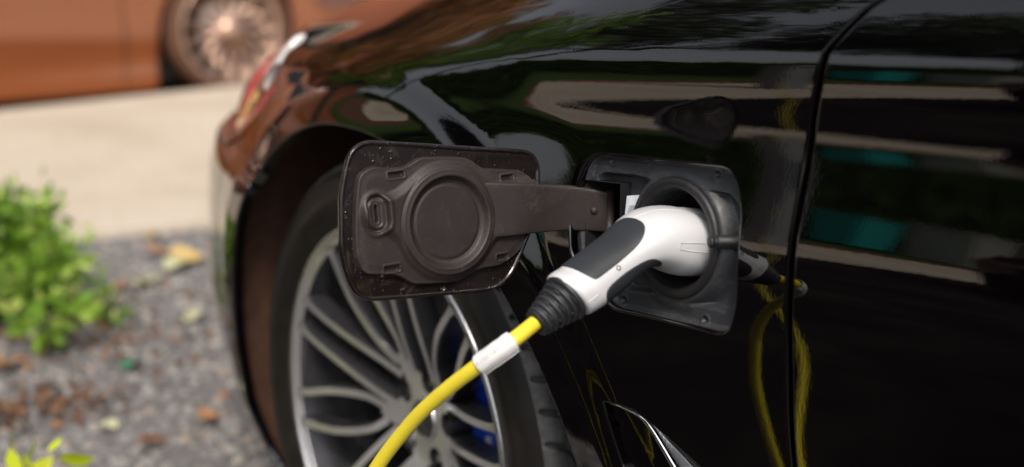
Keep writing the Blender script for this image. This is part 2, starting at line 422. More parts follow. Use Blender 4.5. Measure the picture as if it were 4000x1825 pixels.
# seam between wing and bumper, headlight outline
seamA = arch(np.radians([136]))[0]
hl_in = hits([(1128, 150), (1122, 240), (1095, 330), (1035, 420), (985, 480), (955, 515)])      # inner edge, top -> bottom
hl_top = np.array([hl_in[0][0]-.03, hl_in[0][1]+.012])
seam = catmull(np.array([hl_in[-1], hl_in[-1]*.55+seamA*.45+[.004, -.006], seamA]), 8)
front_x = -1.42
# wing
arc_f = arch(np.radians(np.linspace(136, -30, 110)))
wing = np.vstack([gcurve[::-1][:1]*0+[[.296, 1.0]], ])
topx = np.linspace(.29, hl_in[0][0]+.02, 60)
wing = np.vstack([gcurve, [[x, min(ZT(x), .985)] for x in topx[1:]], hl_in, seam[1:], arc_f[1:], [[arc_f[-1][0]+.0, .20]]])
g = .0022
wing_o = resample(wing, .007)
wing_o = wing_o[[i for i in range(len(wing_o)) if i == 0 or np.linalg.norm(wing_o[i]-wing_o[i-1]) > .002]]
wing_part = panel('front_wing', wing_o, [port, vent], M['paint'], car, step=.008, fl=[.006, .03])
# door
dg = gcurve+[.0062+2*g, 0]
door_o = np.vstack([dg, [[x, 1.0] for x in np.linspace(.34, 1.25, 60)], [[1.25, z] for z in np.linspace(.98, .2, 50)], [[x, .2] for x in np.linspace(1.23, dg[0][0]+.01, 60)]])
door = panel('front_door', resample(door_o, .008), [], M['paint'], car, step=.010)
# rubber and shadow behind the gap
gv = MB()
for off, mi in ((.016, 0),):
    Ls = []
    for dxx in (-.02, .0, .005, .03): Ls.append(SP(gcurve[:, 0]+dxx, gcurve[:, 1], off))
    gv.add(np.array(Ls).reshape(-1, 3), gridfaces(4, len(gcurve)))
gv.build('door_seal', M['seam'], car)
# bumper: below the headlight, in front of the arch
arc_b = arch(np.radians(np.linspace(136.6, 224, 60)))
bf = [[front_x, z] for z in np.linspace(.15, hl_in[-1][1]+.02, 40)]
hlb = np.array([hl_in[-1], [hl_in[-1][0]-.05, hl_in[-1][1]-.02], [-1.15, .615], [front_x, .60]])
bump_o = np.vstack([seam[:-1][::-1]+[-.004, -.004], (hlb[1:]+[0, -.004]), bf[::-1][1:], [[x, .15] for x in np.linspace(front_x+.01, arc_b[-1][0]-.01, 40)], arc_b[::-1][:-1]])
bumper = panel('front_bumper', resample(bump_o, .009), [], M['paint'], car, step=.012)
# headlight
hl_o = np.vstack([hl_in+[-.003, 0], hlb[1:]+[0, .002], [[front_x, .70], [-1.25, .745], [-1.02, .79]], [hl_top]])
hl_o = resample(hl_o, .010)
def glassmat(name, tint, rough=.02):
    m, nt, b = new_mat(name); b.inputs['Base Color'].default_value = (*tint, 1); b.inputs['Roughness'].default_value = rough
    b.inputs['Transmission Weight'].default_value = 1; b.inputs['IOR'].default_value = 1.12; return m
M['lens'] = glassmat('headlight_lens_glass', (.95, .92, .92))
M['hl_refl'] = simple('headlight_reflector', (.75, .72, .72), .25, .8)
M['hl_dark'] = simple('headlight_dark_bowl', (.14, .07, .07), .25)
M['hl_red'] = simple('painted_red_reflection', (.75, .06, .09), .25, coat=1)  # red reflection on the headlight, painted as coloured strips
M['hl_white'] = simple('frosted_lamp_glass', (.85, .82, .82), .15, coat=1)
M['hl_amber'] = simple('amber_indicator_glass', (.85, .50, .18), .2, coat=1)
hl = bpy.data.objects.new('headlight', None); col.objects.link(hl); hl.parent = car
P, T = fill(hl_o, [], .012)
mesh('headlight_housing', SP(P[:, 0], P[:, 1], .035), T, M['hl_dark'], hl)
def s_strip(name, cl, w, off, mat, parent, h=.006, seg=10):
    cl = catmull(np.array(cl), 8); Pm = SP(cl[:, 0], cl[:, 1], off); N = SN(cl[:, 0], cl[:, 1]); T_ = np.gradient(Pm, axis=0); T_ /= np.linalg.norm(T_, axis=1)[:, None]
    B = np.cross(N, T_); w = np.interp(np.linspace(0, 1, len(cl)), np.linspace(0, 1, len(w)), w)
    vs = [Pm[i]+B[i]*w[i]*math.cos(a)+N[i]*h*math.sin(a) for i in range(len(cl)) for a in np.linspace(0, 2*math.pi, seg, endpoint=False)]
    return mesh(name, vs, gridfaces(len(cl), seg, cv=True)+[tuple(range(seg)), tuple((len(cl)-1)*seg+k for k in range(seg))], mat, parent)
_io = np.argsort(hl_in[:, 1])
def hp(z, f):
    a = np.interp(z, [.633, .698, .793], [-1.186, -1.17, -1.102]); b = np.interp(z, hl_in[_io, 1], hl_in[_io, 0]); return np.array([a+(b-a)*f, z])
s_strip('red_reflection_strip', [hp(.788, .22), hp(.755, .20), hp(.715, .20), hp(.675, .22), hp(.645, .26)], [.008, .020, .024, .020, .010], .003, M['hl_red'], hl)
s_strip('red_reflection_strip', [hp(.645, .6), hp(.670, .80), hp(.700, .86), hp(.735, .88)], [.005, .009, .009, .004], .003, M['hl_red'], hl)
s_strip('lamp_bulb', [hp(.792, .55), hp(.770, .62), hp(.745, .64)], [.02, .040, .024], .004, M['hl_white'], hl, .010)
s_strip('indicator_lamp', [hp(.655, .45), hp(.680, .50), hp(.710, .54)], [.012, .030, .016], .004, M['hl_amber'], hl, .01)
s_strip('reflector_fin', [hp(.745, .44), hp(.720, .46), hp(.700, .42)], [.010, .016, .010], .010, M['hl_refl'], hl, .008)
lp = panel('lens', hl_o, [], M['lens'], hl, step=.012, roll=.002, flange=.004)
# bonnet: carries on from the wing's top over to the far side
bx = np.linspace(-1.30, .30, 60); vs = []
top_in = np.array([SP(x, min(float(ZT(x)), .985), 0) for x in bx])
nb = 14
for i, p in enumerate(top_in):
    n = SN(p[0], p[2]); dz = n[1]/-max(1e-3, n[2]) if n[2] > .05 else 1
    for k in range(nb):
        s = k/(nb-1); y = p[1]+.003+s*(1.72-p[1]*2)
        z = p[2]+.10*(1-(2*s-1)**2)*(0.6)+0*.002
        vs.append((p[0], y, z-.0))
mesh('bonnet', vs, gridfaces(len(bx), nb), M['paint'], car)
# under-structure that closes the body off from below and behind
ub = MB()
ub.add(*box((-.3, .95, .50), (.9, 1.2, .40))); ub.add(*box((-1.05, .9, .42), (.45, 1.35, .36))); ub.add(*box((.85, .95, .50), (1.3, 1.5, .60)))
ub.build('underbody', M['blackplastic'], car, smooth=False)
gl = MB(); gl.add([(.32, .08, 1.0), (1.25, .08, 1.0), (1.25, .22, 1.38), (.75, .22, 1.38)], [(0, 1, 2, 3)])
M['tint'] = simple('tinted_window_glass', (.01, .012, .012), .03)
gl.build('side_window', M['tint'], car, smooth=False)

# arch lip return and liner
ln = MB(); A = arch(np.radians(np.linspace(-38, 222, 100)))
rows = []
for off, rs in ((.012, 1.0), (.02, 1.02), (.06, 1.045), (.30, 1.045)):
    q = AC+(A-AC)*rs
    ys_ = S(A[:, 0], A[:, 1]) if off < .03 else np.minimum(S(A[:, 0], A[:, 1]), .0)*0+np.maximum(S(A[:, 0], A[:, 1]), -.02)
    rows.append(np.stack([q[:, 0], ys_+off, q[:, 1]], 1))
ln.add(np.array(rows).reshape(-1, 3), gridfaces(4, len(A)))
back = np.vstack([[[AC[0], .36, AC[1]]], np.stack([AC[0]+(A[:, 0]-AC[0])*1.05, np.full(len(A), .33), AC[1]+(A[:, 1]-AC[1])*1.05], 1)])
ln.add(back, [(0, i, i+1) for i in range(1, len(A))])
ln.build('wheel_arch_liner', M['liner'], car)
# side vent
vin = MB()
P, T = fill(vent, [], .008)
Vv = SP(P[:, 0], P[:, 1], .0); dpt = .008+.018*sstep(vent[:, 0].min(), vent[:, 0].max(), P[:, 0]); Vv[:, 1] += dpt
vr = bpy.data.objects.new('side_vent', None); col.objects.link(vr); vr.parent = car
mesh('vent_panel', Vv, T, M['paint'], vr)
cs = catmull(np.array([SP(*hit(*q), o_) for q, o_ in (((2352, 1570), .004), ((2410, 1592), .004), ((2478, 1632), .006), ((2510, 1680), .010), ((2560, 1760), .010), ((2610, 1845), .010), ((2700, 1990), .010))]), 8)
vs, fs = tube(cs, np.interp(np.linspace(0, 1, len(cs)), [0, .3, .45, 1], [.0012, .0016, .0026, .0034]), 12); mesh('chrome_strip', vs, fs, M['chrome'], vr)
fa = catmull(hits([(2520, 1642), (2600, 1715), (2740, 1845), (2850, 1960)]), 6); fb = catmull(hits([(2516, 1652), (2565, 1745), (2640, 1860), (2720, 1990)]), 6)
vs = np.vstack([SP(fa[:, 0], fa[:, 1], .002), SP(fb[:, 0], fb[:, 1], .009), SP(fb[:, 0], fb[:, 1], .016)])
mesh('vent_blade', vs, gridfaces(3, len(fa)), M['satin'], vr)

# ------------------------------------------------------------------ front wheel
wheel = bpy.data.objects.new('front_wheel', None); col.objects.link(wheel); wheel.parent = car; wheel.location = WC
AXI = np.array([0, 1., 0]); REF = np.array([1., 0, 0])          # along = inward
O0 = np.zeros(3)
TR = .342
prof = [(.016, .250), (.004, .262), (-.004, .272), (-.010, .290), (-.011, .302), (-.0095, .304), (-.006, .316), (-.002, .324), (.004, .331)]
vs, fs = lathe(prof, O0, AXI, REF, 160); mesh('tyre_sidewall', vs, fs, M['tyre_side'], wheel)
ring = [(-.0072, .2985), (-.0098, .299), (-.0108, .3005), (-.0118, .301)]
nt_, ny = 1300, 60
yy = np.concatenate([np.linspace(.004, .10, 46), np.linspace(.11, .235, 14)]); aa = np.linspace(0, 2*math.pi, nt_, endpoint=False)
Y, TH = np.meshgrid(yy, aa)
Rr = TR-.011*np.clip((.026-Y)/.022, 0, 1)**2.4-.006*np.clip((Y-.19)/.045, 0, 1)**2
NB = 60
def groove(d, w): return sstep(w, w*.45, np.abs(d))
ph = (TH*NB/(2*math.pi)+ (Y-.01)*10+ 26*np.maximum(0, Y-.028)**1.0*1.1)
fr = (ph % 1.0-.5)*(2*math.pi*TR/NB)
gr = groove(fr, .0036)*sstep(.006, .012, Y)*(1-sstep(.052, .054, Y))*.009
gr = np.maximum(gr, groove(Y-.058, .0055)*.007); gr = np.maximum(gr, groove(Y-.105, .006)*.007)
fr2 = ((TH*NB/(2*math.pi)+.5-(Y-.06)*22) % 1.0-.5)*(2*math.pi*TR/NB)
gr = np.maximum(gr, groove(fr2, .0018)*sstep(.064, .07, Y)*.005)
gr = np.maximum(gr, groove(Y-.030, .0016)*.0012)
Rr = Rr-gr
vs = np.stack([Rr*np.cos(TH), Y, Rr*np.sin(TH)], -1).reshape(-1, 3)
mesh('tyre_tread', vs, gridfaces(nt_, len(yy), cu=True), M['tread'], wheel)
vs, fs = lathe([(.235, .336), (.238, .30), (.23, .25)], O0, AXI, REF, 80); mesh('inner_sidewall', vs, fs, M['tyre_side'], wheel)
vs, fs = lathe([(.006, .2625), (.000, .2620), (-.0015, .2605), (-.0015, .2575), (.001, .2560)], O0, AXI, REF, 180); mesh('rim_lip', vs, fs, M['alloy_lip'], wheel)
vs, fs = lathe([(.001, .2560), (.004, .2545), (.004, .2470), (.007, .2455)], O0, AXI, REF, 180); mesh('rim_face', vs, fs, M['alloy'], wheel)
vs, fs = lathe([(.007, .2455), (.02, .243), (.05, .238), (.10, .233), (.20, .236)], O0, AXI, REF, 120); mesh('rim_barrel', vs, fs, M['barrel'], wheel)
HUBY = .060
def ydep(r): return .004+(HUBY-.004)*np.clip((.240-r)/.185, 0, 1)**1.35
def arm(angs, rs, w0, w1, name='spoke'):
    """angs, rs: control polar path from rim to hub"""
    q = catmull(np.array([[r*math.cos(a), r*math.sin(a)] for a, r in zip(np.radians(angs), rs)]), 9)
    r = np.hypot(q[:, 0], q[:, 1]); Pm = np.stack([q[:, 0], ydep(r), q[:, 1]], 1)
    T_ = np.gradient(Pm, axis=0); T_ /= np.linalg.norm(T_, axis=1)[:, None]
    B = np.cross(T_, [0, 1., 0]); B /= np.linalg.norm(B, axis=1)[:, None]; Nn = np.cross(B, T_); Nn *= np.sign(-Nn[:, 1:2])
    n = len(q); w = np.interp(np.linspace(0, 1, n), [0, .12, .8, 1], [w0*1.5, w0, w1, w1*1.2])/2
    sec = [(-1.15, -.030), (-1.0, -.0035), (-.78, 0), (.78, 0), (1.0, -.0035), (1.15, -.030)]
    vs = [Pm[i]+B[i]*w[i]*a+Nn[i]*b for i in range(n) for a, b in sec]
    fs = gridfaces(n, 6, cv=True); mi = [0 if (k % 6) in (2,) else 1 for k in range(len(fs))]
    vs = np.array(vs)
    me = mesh(name, vs, fs, [M['alloy'], M['alloy_dark']], wheel, smooth=False, mi=mi)
    return me
# world direction of wheel-plane angle: x = rear, z = up; seen from outside, image left is -x
def A_(deg): return 180-deg                                   # photo angle (0 = right in the photo) -> same sense here
for k in range(5):
    c = 191+72*k
    for s in (-1, 1):
        arm([c+s*4.9, c+s*6.2, c+s*9.5, c+s*11.5, c+s*6], [.250, .22, .17, .115, .080], .0125, .0125)
    c = 157+72*k
    for s in (-1, 1):
        arm([c+s*5.3, c+s*6, c+s*8.5, c+s*14, c+s*22], [.250, .22, .16, .105, .066], .0115, .0125)
# hub star with bolt pockets
st = []
for k in range(360):
    a = math.radians(k); c = math.cos(5*(a-math.radians(189)))
    st.append((.060+.030*max(0, c)**1.2-.0*1)*np.array([math.cos(a), math.sin(a)]))
st = resample(np.array(st), .004)
pockets = [resample(np.array([.053*np.array([math.cos(b), math.sin(b)])+.0155*np.array([math.cos(t), math.sin(t)]) for t in np.linspace(0, 2*math.pi, 28, endpoint=False)]), .0035) for b in np.radians(153+72*np.arange(5))]
P, T = fill(st, pockets, .006)
hb = MB(); r = np.hypot(P[:, 0], P[:, 1]); V3 = np.stack([P[:, 0], np.minimum(ydep(r)+.001, HUBY), P[:, 1]], 1)
c = np.cross(V3[T[:, 1]]-V3[T[:, 0]], V3[T[:, 2]]-V3[T[:, 0]])[:, 1] > 0; T = np.where(c[:, None], T[:, ::-1], T); hb.add(V3, T)
for L in [st]+pockets:
    a0 = np.stack([L[:, 0], np.minimum(ydep(np.hypot(L[:, 0], L[:, 1]))+.001, HUBY), L[:, 1]], 1); a1 = a0+[0, .03, 0]
    hb.add(np.vstack([a0, a1]), [(i, (i+1) % len(L), len(L)+(i+1) % len(L), len(L)+i) for i in range(len(L))], mi=1)
hb.build('hub', [M['alloy'], M['alloy_dark']], wheel, smooth=False)
vs, fs = lathe([(HUBY-.004, 0), (HUBY-.004, .024), (HUBY-.002, .0255), (HUBY-.001, .028), (HUBY+.002, .029)], O0, AXI, REF, 48); mesh('centre_cap', vs, fs, M['alloy_dark'], wheel)
vs, fs = lathe([(HUBY-.0035, .0245), (HUBY-.0052, .0262), (HUBY-.0035, .0278), (HUBY-.001, .0285)], O0, AXI, REF, 48); mesh('cap_ring', vs, fs, M['steel'], wheel)
b0 = None
for b in np.radians(153+72*np.arange(5)):
    o = np.array([.053*math.cos(b), 0, .053*math.sin(b)])
    if b0 is None:
        vs, fs = lathe([(HUBY+.006, 0), (HUBY+.006, .0065), (HUBY+.008, .0085), (HUBY+.03, .0085)], O0, AXI, REF, 6); b0 = mesh('wheel_bolt', vs, fs, M['steel'], wheel, smooth=False)
        b0.location = o
        vs, fs = lathe([(HUBY+.03, 0), (HUBY+.03, .018)], O0, AXI, REF, 20); pk = mesh('bolt_pocket', vs, fs, M['alloy_dark'], wheel); pk.location = o
    else:
        for src in (b0, pk):
            c_ = src.copy(); col.objects.link(c_); c_.location = o; c_.parent = wheel
# brake behind the spokes
vs, fs = lathe([(.118, .06), (.118, .172), (.121, .175), (.145, .175), (.147, .172), (.147, .06)], WC, AXI, REF, 90); mesh('brake_disc', vs, fs, M['disc'], car)
vs, fs = lathe([(.10, 0), (.10, .05), (.105, .075), (.118, .08)], WC, AXI, REF, 40); mesh('disc_hub', vs, fs, M['castalu'], car)
ca = MB()
na = 22; aa_ = np.radians(np.linspace(-30, 44, na)); sec = [(.112, .050), (.094, .056), (.078, .085), (.080, .185), (.096, .206), (.165, .212), (.165, .185), (.117, .180)]
for a in aa_:
    e = min(1, (1-abs((np.degrees(a)-7)/38)**6)+.55)
    for y, r in sec:
        ca.v.append(tuple(WC+np.array([math.cos(a)*(.15+(r-.15)*e), .12+(y-.12)*e, math.sin(a)*(.15+(r-.15)*e)])))
ca.f = gridfaces(na, 8, cv=True)+[tuple(range(8))[::-1], tuple((na-1)*8+k for k in range(8))]; ca.m = [0]*len(ca.f)
cal = ca.build('brake_caliper', M['caliper'], car)
vs, fs = box(WC+[.118, .0775, -.02], (.010, .004, .06)); mesh('caliper_badge', vs, fs, M['hl_white'], cal, smooth=False)
vs, fs = box(WC+[.10, .09, -.080], (.03, .02, .02)); mesh('bleed_cap', vs, fs, M['redpaint'], cal, smooth=False)
# suspension seen through the spokes
vs, fs = tube(catmull([WC+[-.20, .20, -.20], WC+[-.13, .16, -.16], WC+[-.05, .15, -.135], WC+[.02, .15, -.14]], 8), .014, 12); mesh('suspension_arm', vs, fs, M['castalu'], car)
vs, fs = tube([WC+[-.215, .17, -.02], WC+[-.20, .17, -.16]], .018, 12); mesh('strut', vs, fs, M['castalu'], car)

# ------------------------------------------------------------------ charging port
cp_ = bpy.data.objects.new('charging_port', None); col.objects.link(cp_); cp_.parent = car
PS = SP(port[:, 0], port[:, 1], 0); Amat = np.stack([np.ones(len(PS)), PS[:, 0], PS[:, 2]], 1)
pa, pb, pcz = np.linalg.lstsq(Amat, PS[:, 1], rcond=None)[0]
pn = np.array([pb, -1, pcz]); pn /= np.linalg.norm(pn)                 # outward normal of the port plane
pO = np.array([-.02, pa-.02*pb+.69*pcz, .69])
pu = np.array([1, 0, 0.])-pn*pn[0]; pu /= np.linalg.norm(pu); pv_ = np.cross(pn, pu); pv_ *= np.sign(pv_[2])
def on_port(px, py, dep=0.):
    P = on_plane(px, py, pO-pn*dep, pn)-(pO-pn*dep); return np.array([P@pu, P@pv_])
def hfield(name, O, e1, e2, n, lo, hi, res, h, keep, mats, parent):
    us = np.arange(lo[0], hi[0], res); vs_ = np.arange(lo[1], hi[1], res); Ug, Vg = np.meshgrid(us, vs_, indexing='ij')
    pts = np.stack([Ug.ravel(), Vg.ravel()], 1); H = h(pts); k = keep(pts).reshape(Ug.shape)
    P = np.asarray(O)+pts[:, :1]*e1+pts[:, 1:]*e2+H[:, None]*n
    ni, nj = Ug.shape; idx = np.arange(ni*nj).reshape(ni, nj)
    f = np.stack([idx[:-1, :-1], idx[1:, :-1], idx[1:, 1:], idx[:-1, 1:]], -1)
    kk = k[:-1, :-1] & k[1:, :-1] & k[1:, 1:] & k[:-1, 1:]; f = f[kk]
    if np.cross(e1, e2)@n < 0: f = f[:, ::-1]
    used = np.unique(f); mp = np.full(ni*nj, -1); mp[used] = np.arange(len(used))
    return mesh(name, P[used], mp[f], mats, parent)
pout = np.stack([(PS-pO)@pu, (PS-pO)@pv_], 1)
cc = on_port(2640, 930, .010); RC = .0525
def rrect(c, hw, hh, p):
    q = np.abs(p-c)-[hw, hh]; return -(np.hypot(*np.maximum(q, 0).T)+np.minimum(q.max(1), 0))      # + inside
cav_c = (on_port(2332, 708, .02)+on_port(2462, 1000, .02))/2; cav_h = np.abs(on_port(2462, 708, .02)-on_port(2332, 1000, .02))/2
cavity_poly = np.array([on_port(*q, .02) for q in ((2325, 700), (2463, 716), (2455, 1010), (2325, 990))])
bosses = [on_port(*q, .011) for q in ((2396, 627), (2806, 682), (2757, 1250), (2440, 1172))]
wing_blob = [on_port(*q, .011) for q in ((2790, 700), (2830, 745))]
def hpan(p):
    s = sdf(p, pout)
    d = .0065+.0045*sstep(.0035, .0075, s)
    led = .009+.012*sstep(0, .02, p[:, 1]-cc[1]-.035)+.006*sstep(0, .02, -(p[:, 1]-cc[1])-.040)+.0015*np.sin(p[:, 0]*90)   # wider ledge top left
    deep = sstep(led+.004, led+.011, s)
    r0 = np.hypot(*(p-cc).T)
    d = d+.010*deep
    d = d+.006*rrect(cc+[.0, -.0], 0, 0, p)*0
    # collar
    col_ = sstep(RC+.0125, RC+.0015, r0)
    d = d*(1-col_)+.0085*col_
    d = d+.0020*np.exp(-((r0-RC*.93)/.0012)**2)+.0012*sstep(RC*.99, RC*.96, r0)-.002*sstep(RC*.80, RC*.84, r0)*(1-sstep(RC*.88, RC*.90, r0))
    d = d+.0035*sstep(RC*.815, RC*.79, r0)
    for b in bosses:
        rb = np.hypot(*(p-b).T); d = d+.0022*sstep(.0032, .0022, rb)-.0012*np.exp(-((rb-.0042)/.0011)**2)
    return -d
hfield('port_moulding', pO, pu, pv_, pn, pout.min(0)-.006, pout.max(0)+.006, .0008, hpan,
       lambda p: (sdf(p, pout) > -.0065) & ~inpoly(p, cavity_poly) & (np.hypot(*(p-cc).T) > RC*.775), M['pan_plastic'], cp_)
cO = pO+pu*cc[0]+pv_*cc[1]-pn*.0085
vs, fs = lathe([(.0035, RC*.79), (.006, RC*.77), (.020, RC*.755), (.022, RC*.72), (.024, RC*.70), (.055, RC*.69), (.055, 0)], cO, -pn, pu, 72); mesh('socket_well', vs, fs, M['collar_plastic'], cp_)
vs, fs = lathe([(.001, RC*.985), (-.0022, RC*.97), (-.003, RC*.93), (-.0028, RC*.86), (-.001, RC*.82), (.006, RC*.785)], cO, -pn, pu, 96); mesh('socket_collar', vs, fs, M['collar_plastic'], cp_)
cv = MB(); rim_ = np.array([pO+pu*q[0]+pv_*q[1] for q in cavity_poly])
cv.add(np.vstack([rim_-pn*.008, rim_-pn*.10]), [(i, (i+1) % 4, 4+(i+1) % 4, 4+i) for i in range(4)]+[(4, 5, 6, 7)])
cv.build('hinge_cavity', M['cavity'], cp_, smooth=False)
a = [on_port(*q, .020) for q in ((2490, 762), (2502, 763), (2500, 800), (2490, 832), (2482, 834))]
st_ = MB(); st_.add([pO+pu*q[0]+pv_*q[1]-pn*.0075 for q in a]+[pO+pu*q[0]+pv_*q[1]-pn*.0225 for q in a], [(0, 1, 2, 3, 4)]+[(i, (i+1) % 5, 5+(i+1) % 5, 5+i) for i in range(5)]); st_.build('white_tab', M['white_sticker'], cp_, smooth=False)
# locking pin on the right
q = on_port(2862, 945, .016); b_ = pO+pu*q[0]+pv_*q[1]-pn*.017
dirp = (pn*.93-pu*.36); dirp /= np.linalg.norm(dirp)
vs, fs = lathe([(-.004, .0075), (.0, .0074), (.001, .0056), (.0145, .0054), (.0157, .0046), (.0160, .0036), (.0180, .0034), (.0185, .0044), (.0202, .0048), (.0216, .0044), (.0222, .0026), (.0222, 0)], b_, dirp, pv_, 28); mesh('locking_pin', vs, fs, M['collar_plastic'], cp_)
# rubber hose end below the arm, dim detail in the hinge recess
q0 = [on_port(*q, .012) for q in ((2300, 985), (2350, 990), (2410, 1000), (2450, 960))]
vs, fs = tube(catmull(np.array([pO+pu*q[0]+pv_*q[1]-pn*(.012+.008*k) for k, q in enumerate(q0)]), 6), .006, 10); mesh('hinge_bumper', vs, fs, M['blackplastic'], cp_)

# ------------------------------------------------------------------ charging flap, standing open
flap = bpy.data.objects.new('charging_flap', None); col.objects.link(flap); flap.parent = car
fn = np.array([.9907, -.0248, .1337]); fn /= np.linalg.norm(fn)
fO = np.array([-.127, -.142, .7085])
fu = np.array([0, 1., 0])-fn*fn[1]; fu /= np.linalg.norm(fu); fv = np.cross(fn, fu); fv *= np.sign(fv[2])     # u: towards the hinge (photo right), v: up
def on_flap(px, py, h=0.):
    P = on_plane(px, py, fO+fn*h, fn)-(fO+fn*h); return np.array([P@fu, P@fv])
def F3(uv, h): return fO+uv[..., :1]*fu+uv[..., 1:]*fv+np.asarray(h)[..., None]*fn
sk_px = [(1372, 545, 34), (2112, 590, 26), (2108, 780, 60), (2078, 900, 60), (1985, 1132, 42), (1392, 1182, 30), (1332, 1000, 90), (1330, 760, 90)]
def crop1(x, y): return (1250+x/1.567, 480+y/1.567)
SKP = [on_flap(*q[:2]) for q in sk_px]
skin = resample(rounded([(p[0], p[1], q[2]/1000) for p, q in zip(SKP, sk_px)], 14), .0022)
def inset(poly, d):
    tg = np.roll(poly, -1, 0)-np.roll(poly, 1, 0); tg /= np.linalg.norm(tg, axis=1)[:, None]; nn = np.stack([-tg[:, 1], tg[:, 0]], 1)
    if not inpoly(poly[:1]+nn[:1]*1e-4, poly)[0]: nn = -nn
    return poly+nn*d
fb_ = MB(); prof_ = [(.0, -.0050), (-.0006, -.0030), (-.0004, -.0008), (.0005, .0002), (.0018, .0004), (.0030, -.0002), (.0040, -.0012)]
rings = [F3(inset(skin, a), np.full(len(skin), b)) for a, b in prof_]
n_ = len(skin); fb_.add(np.vstack(rings), [(k*n_+i, k*n_+(i+1) % n_, (k+1)*n_+(i+1) % n_, (k+1)*n_+i) for k in range(len(prof_)-1) for i in range(n_)])
inn = inset(skin, .0040); P, T = fill(inn, [], .006); fb_.add(F3(P, np.full(len(P), -.0012)), T)
P, T = fill(skin, [], .008); fb_.add(F3(P, np.full(len(P), -.0050)), T[:, ::-1])
fb_.build('flap_skin', M['wet_skin'], flap)
pl_crop = [(258, 300), (330, 263), (430, 272), (520, 262), (575, 232), (610, 212), (660, 205), (770, 204), (880, 208), (930, 222), (970, 250), (1010, 274), (1060, 277), (1200, 285), (1240, 290), (1288, 325), (1298, 360), (1330, 372), (1330, 655), (1275, 660), (1255, 750), (1215, 800), (1170, 838), (1100, 880), (1000, 898), (940, 925), (890, 955), (850, 975), (780, 987), (700, 992), (600, 995), (560, 988), (520, 965), (490, 950), (440, 938), (380, 938), (300, 935), (262, 915), (238, 870), (220, 800), (214, 680), (214, 560), (222, 430), (232, 345)]
plate = resample(catmull(np.array([on_flap(*crop1(*q), .004) for q in pl_crop]+[on_flap(*crop1(*pl_crop[0]), .004)]), 4)[:-1], .0015)
def C1(x, y, h=.008): return on_flap(*crop1(x, y), h)
c0 = C1(792, 606, .009); RI = .0395
ls = C1(368, 562, .011)
slots = [(C1(480, 320), .0072, .0022), (C1(1160, 336), .0060, .0019), (C1(455, 895), .0070, .0024), (C1(1133, 823), .0058, .0021)]
armA = C1(1100, 520, .010)
def capsule(p, a, b, r0, r1):
    ab = b-a; t = np.clip(((p-a)@ab)/(ab@ab), 0, 1); return np.hypot(*(p-a-t[:, None]*ab).T)-(r0+(r1-r0)*t)
def hflap(p):
    s = sdf(p, plate)
    h = -.0025+.0065*sstep(-.0002, .0016, s)+.0006*sstep(.004, .010, s)
    r0 = np.hypot(*(p-c0).T)
    bd = capsule(p, ls, C1(560, 560, .01), .0128, .0175)
    bd = smin(bd, r0-.0495, .016)
    bd = smin(bd, capsule(p, c0, c0+[.095, .0065], .024, .0205), .012)
    h = h+.0050*sstep(.0045, -.0035, bd)
    h = h+.0016*sstep(.0490, .0455, r0)-.0010*np.exp(-((r0-.0472)/.0012)**2)
    h = h-.0050*sstep(RI+.0012, RI-.0038, r0)-.0009*np.exp(-((r0-RI+.006)/.0016)**2)+.0005*np.exp(-((r0-RI-.0015)/.0016)**2)
    lb = capsule(p, ls+[0, .0060], ls-[0, .0060], .0112, .0112)
    h = h+.0014*np.exp(-((lb-.0008)/.0022)**2)-.0042*sstep(-.0005, -.0028, lb)
    sb = -capsule(p, ls+[0, .0062], ls-[0, .0062], .0013, .0013); h = h-.007*sstep(-.0002, .0006, sb)
    sb = -capsule(p, ls+[0, .0062], ls-[0, .0062], .0050, .0050); h = h-.0010*sstep(-.0002, .0006, sb)
    for c, a, b in slots:
        q = rrect(c, a, b, p); h = h-.0042*sstep(-.0004, .0005, q)+.0005*np.exp(-((q+.0012)/.0009)**2)
    nb_ = rrect(C1(386, 940, .004), .0017, .0042, p); h = np.maximum(h, -.0025+.0062*sstep(-.0010, .0006, nb_))
    return h
lo_ = plate.min(0)-.002; hi_ = plate.max(0)+.002
hfield('flap_moulding', fO, fu, fv, fn, lo_, hi_, .00065, hflap, lambda p: (sdf(p, plate) > -.0014), M['flap_plastic'], flap)
# gooseneck arm: a curved band from the moulding into the hinge cavity
pl = catmull(np.array([(-.1215, -.108), (-.1185, -.092), (-.1160, -.078), (-.1150, -.060), (-.1140, -.045), (-.1100, -.028), (-.1020, -.013), (-.0930, -.002), (-.0880, .006)]), 8)
pl[:, 0] += .0015
top = np.interp(np.linspace(0, 1, len(pl)), [0, .25, .45, 1], [.7400, .7370, .7330, .7230]); bot = np.interp(np.linspace(0, 1, len(pl)), [0, .3, 1], [.6900, .6895, .6855])
T_ = np.gradient(pl, axis=0); T_ /= np.linalg.norm(T_, axis=1)[:, None]; Nr = np.stack([T_[:, 1], -T_[:, 0]], 1)
sec = [(0, 1, -.0030), (.0018, .995, -.0006), (.0030, .97, .0), (.0030, .90, 0), (.0022, .5, 0), (.0030, .10, 0), (.0030, .03, 0), (.0018, .005, .0006), (0, 0, .003), (-.003, 0, .003), (-.003, .5, 0), (-.003, 1, -.003)]
vs = []
for i in range(len(pl)):
    for dn, tt, dz in sec:
        z = bot[i]+(top[i]-bot[i])*tt; le = -.1337*(z-.7085)*max(0, 1-i/(len(pl)*.6))
        vs.append((pl[i][0]+Nr[i][0]*dn+le, pl[i][1]+Nr[i][1]*dn, z))
ns_ = len(sec); ao = mesh('hinge_arm', vs, gridfaces(len(pl), ns_, cv=True)+[tuple(range(ns_)), tuple((len(pl)-1)*ns_+k for k in range(ns_))[::-1]], M['flap_plastic'], flap)
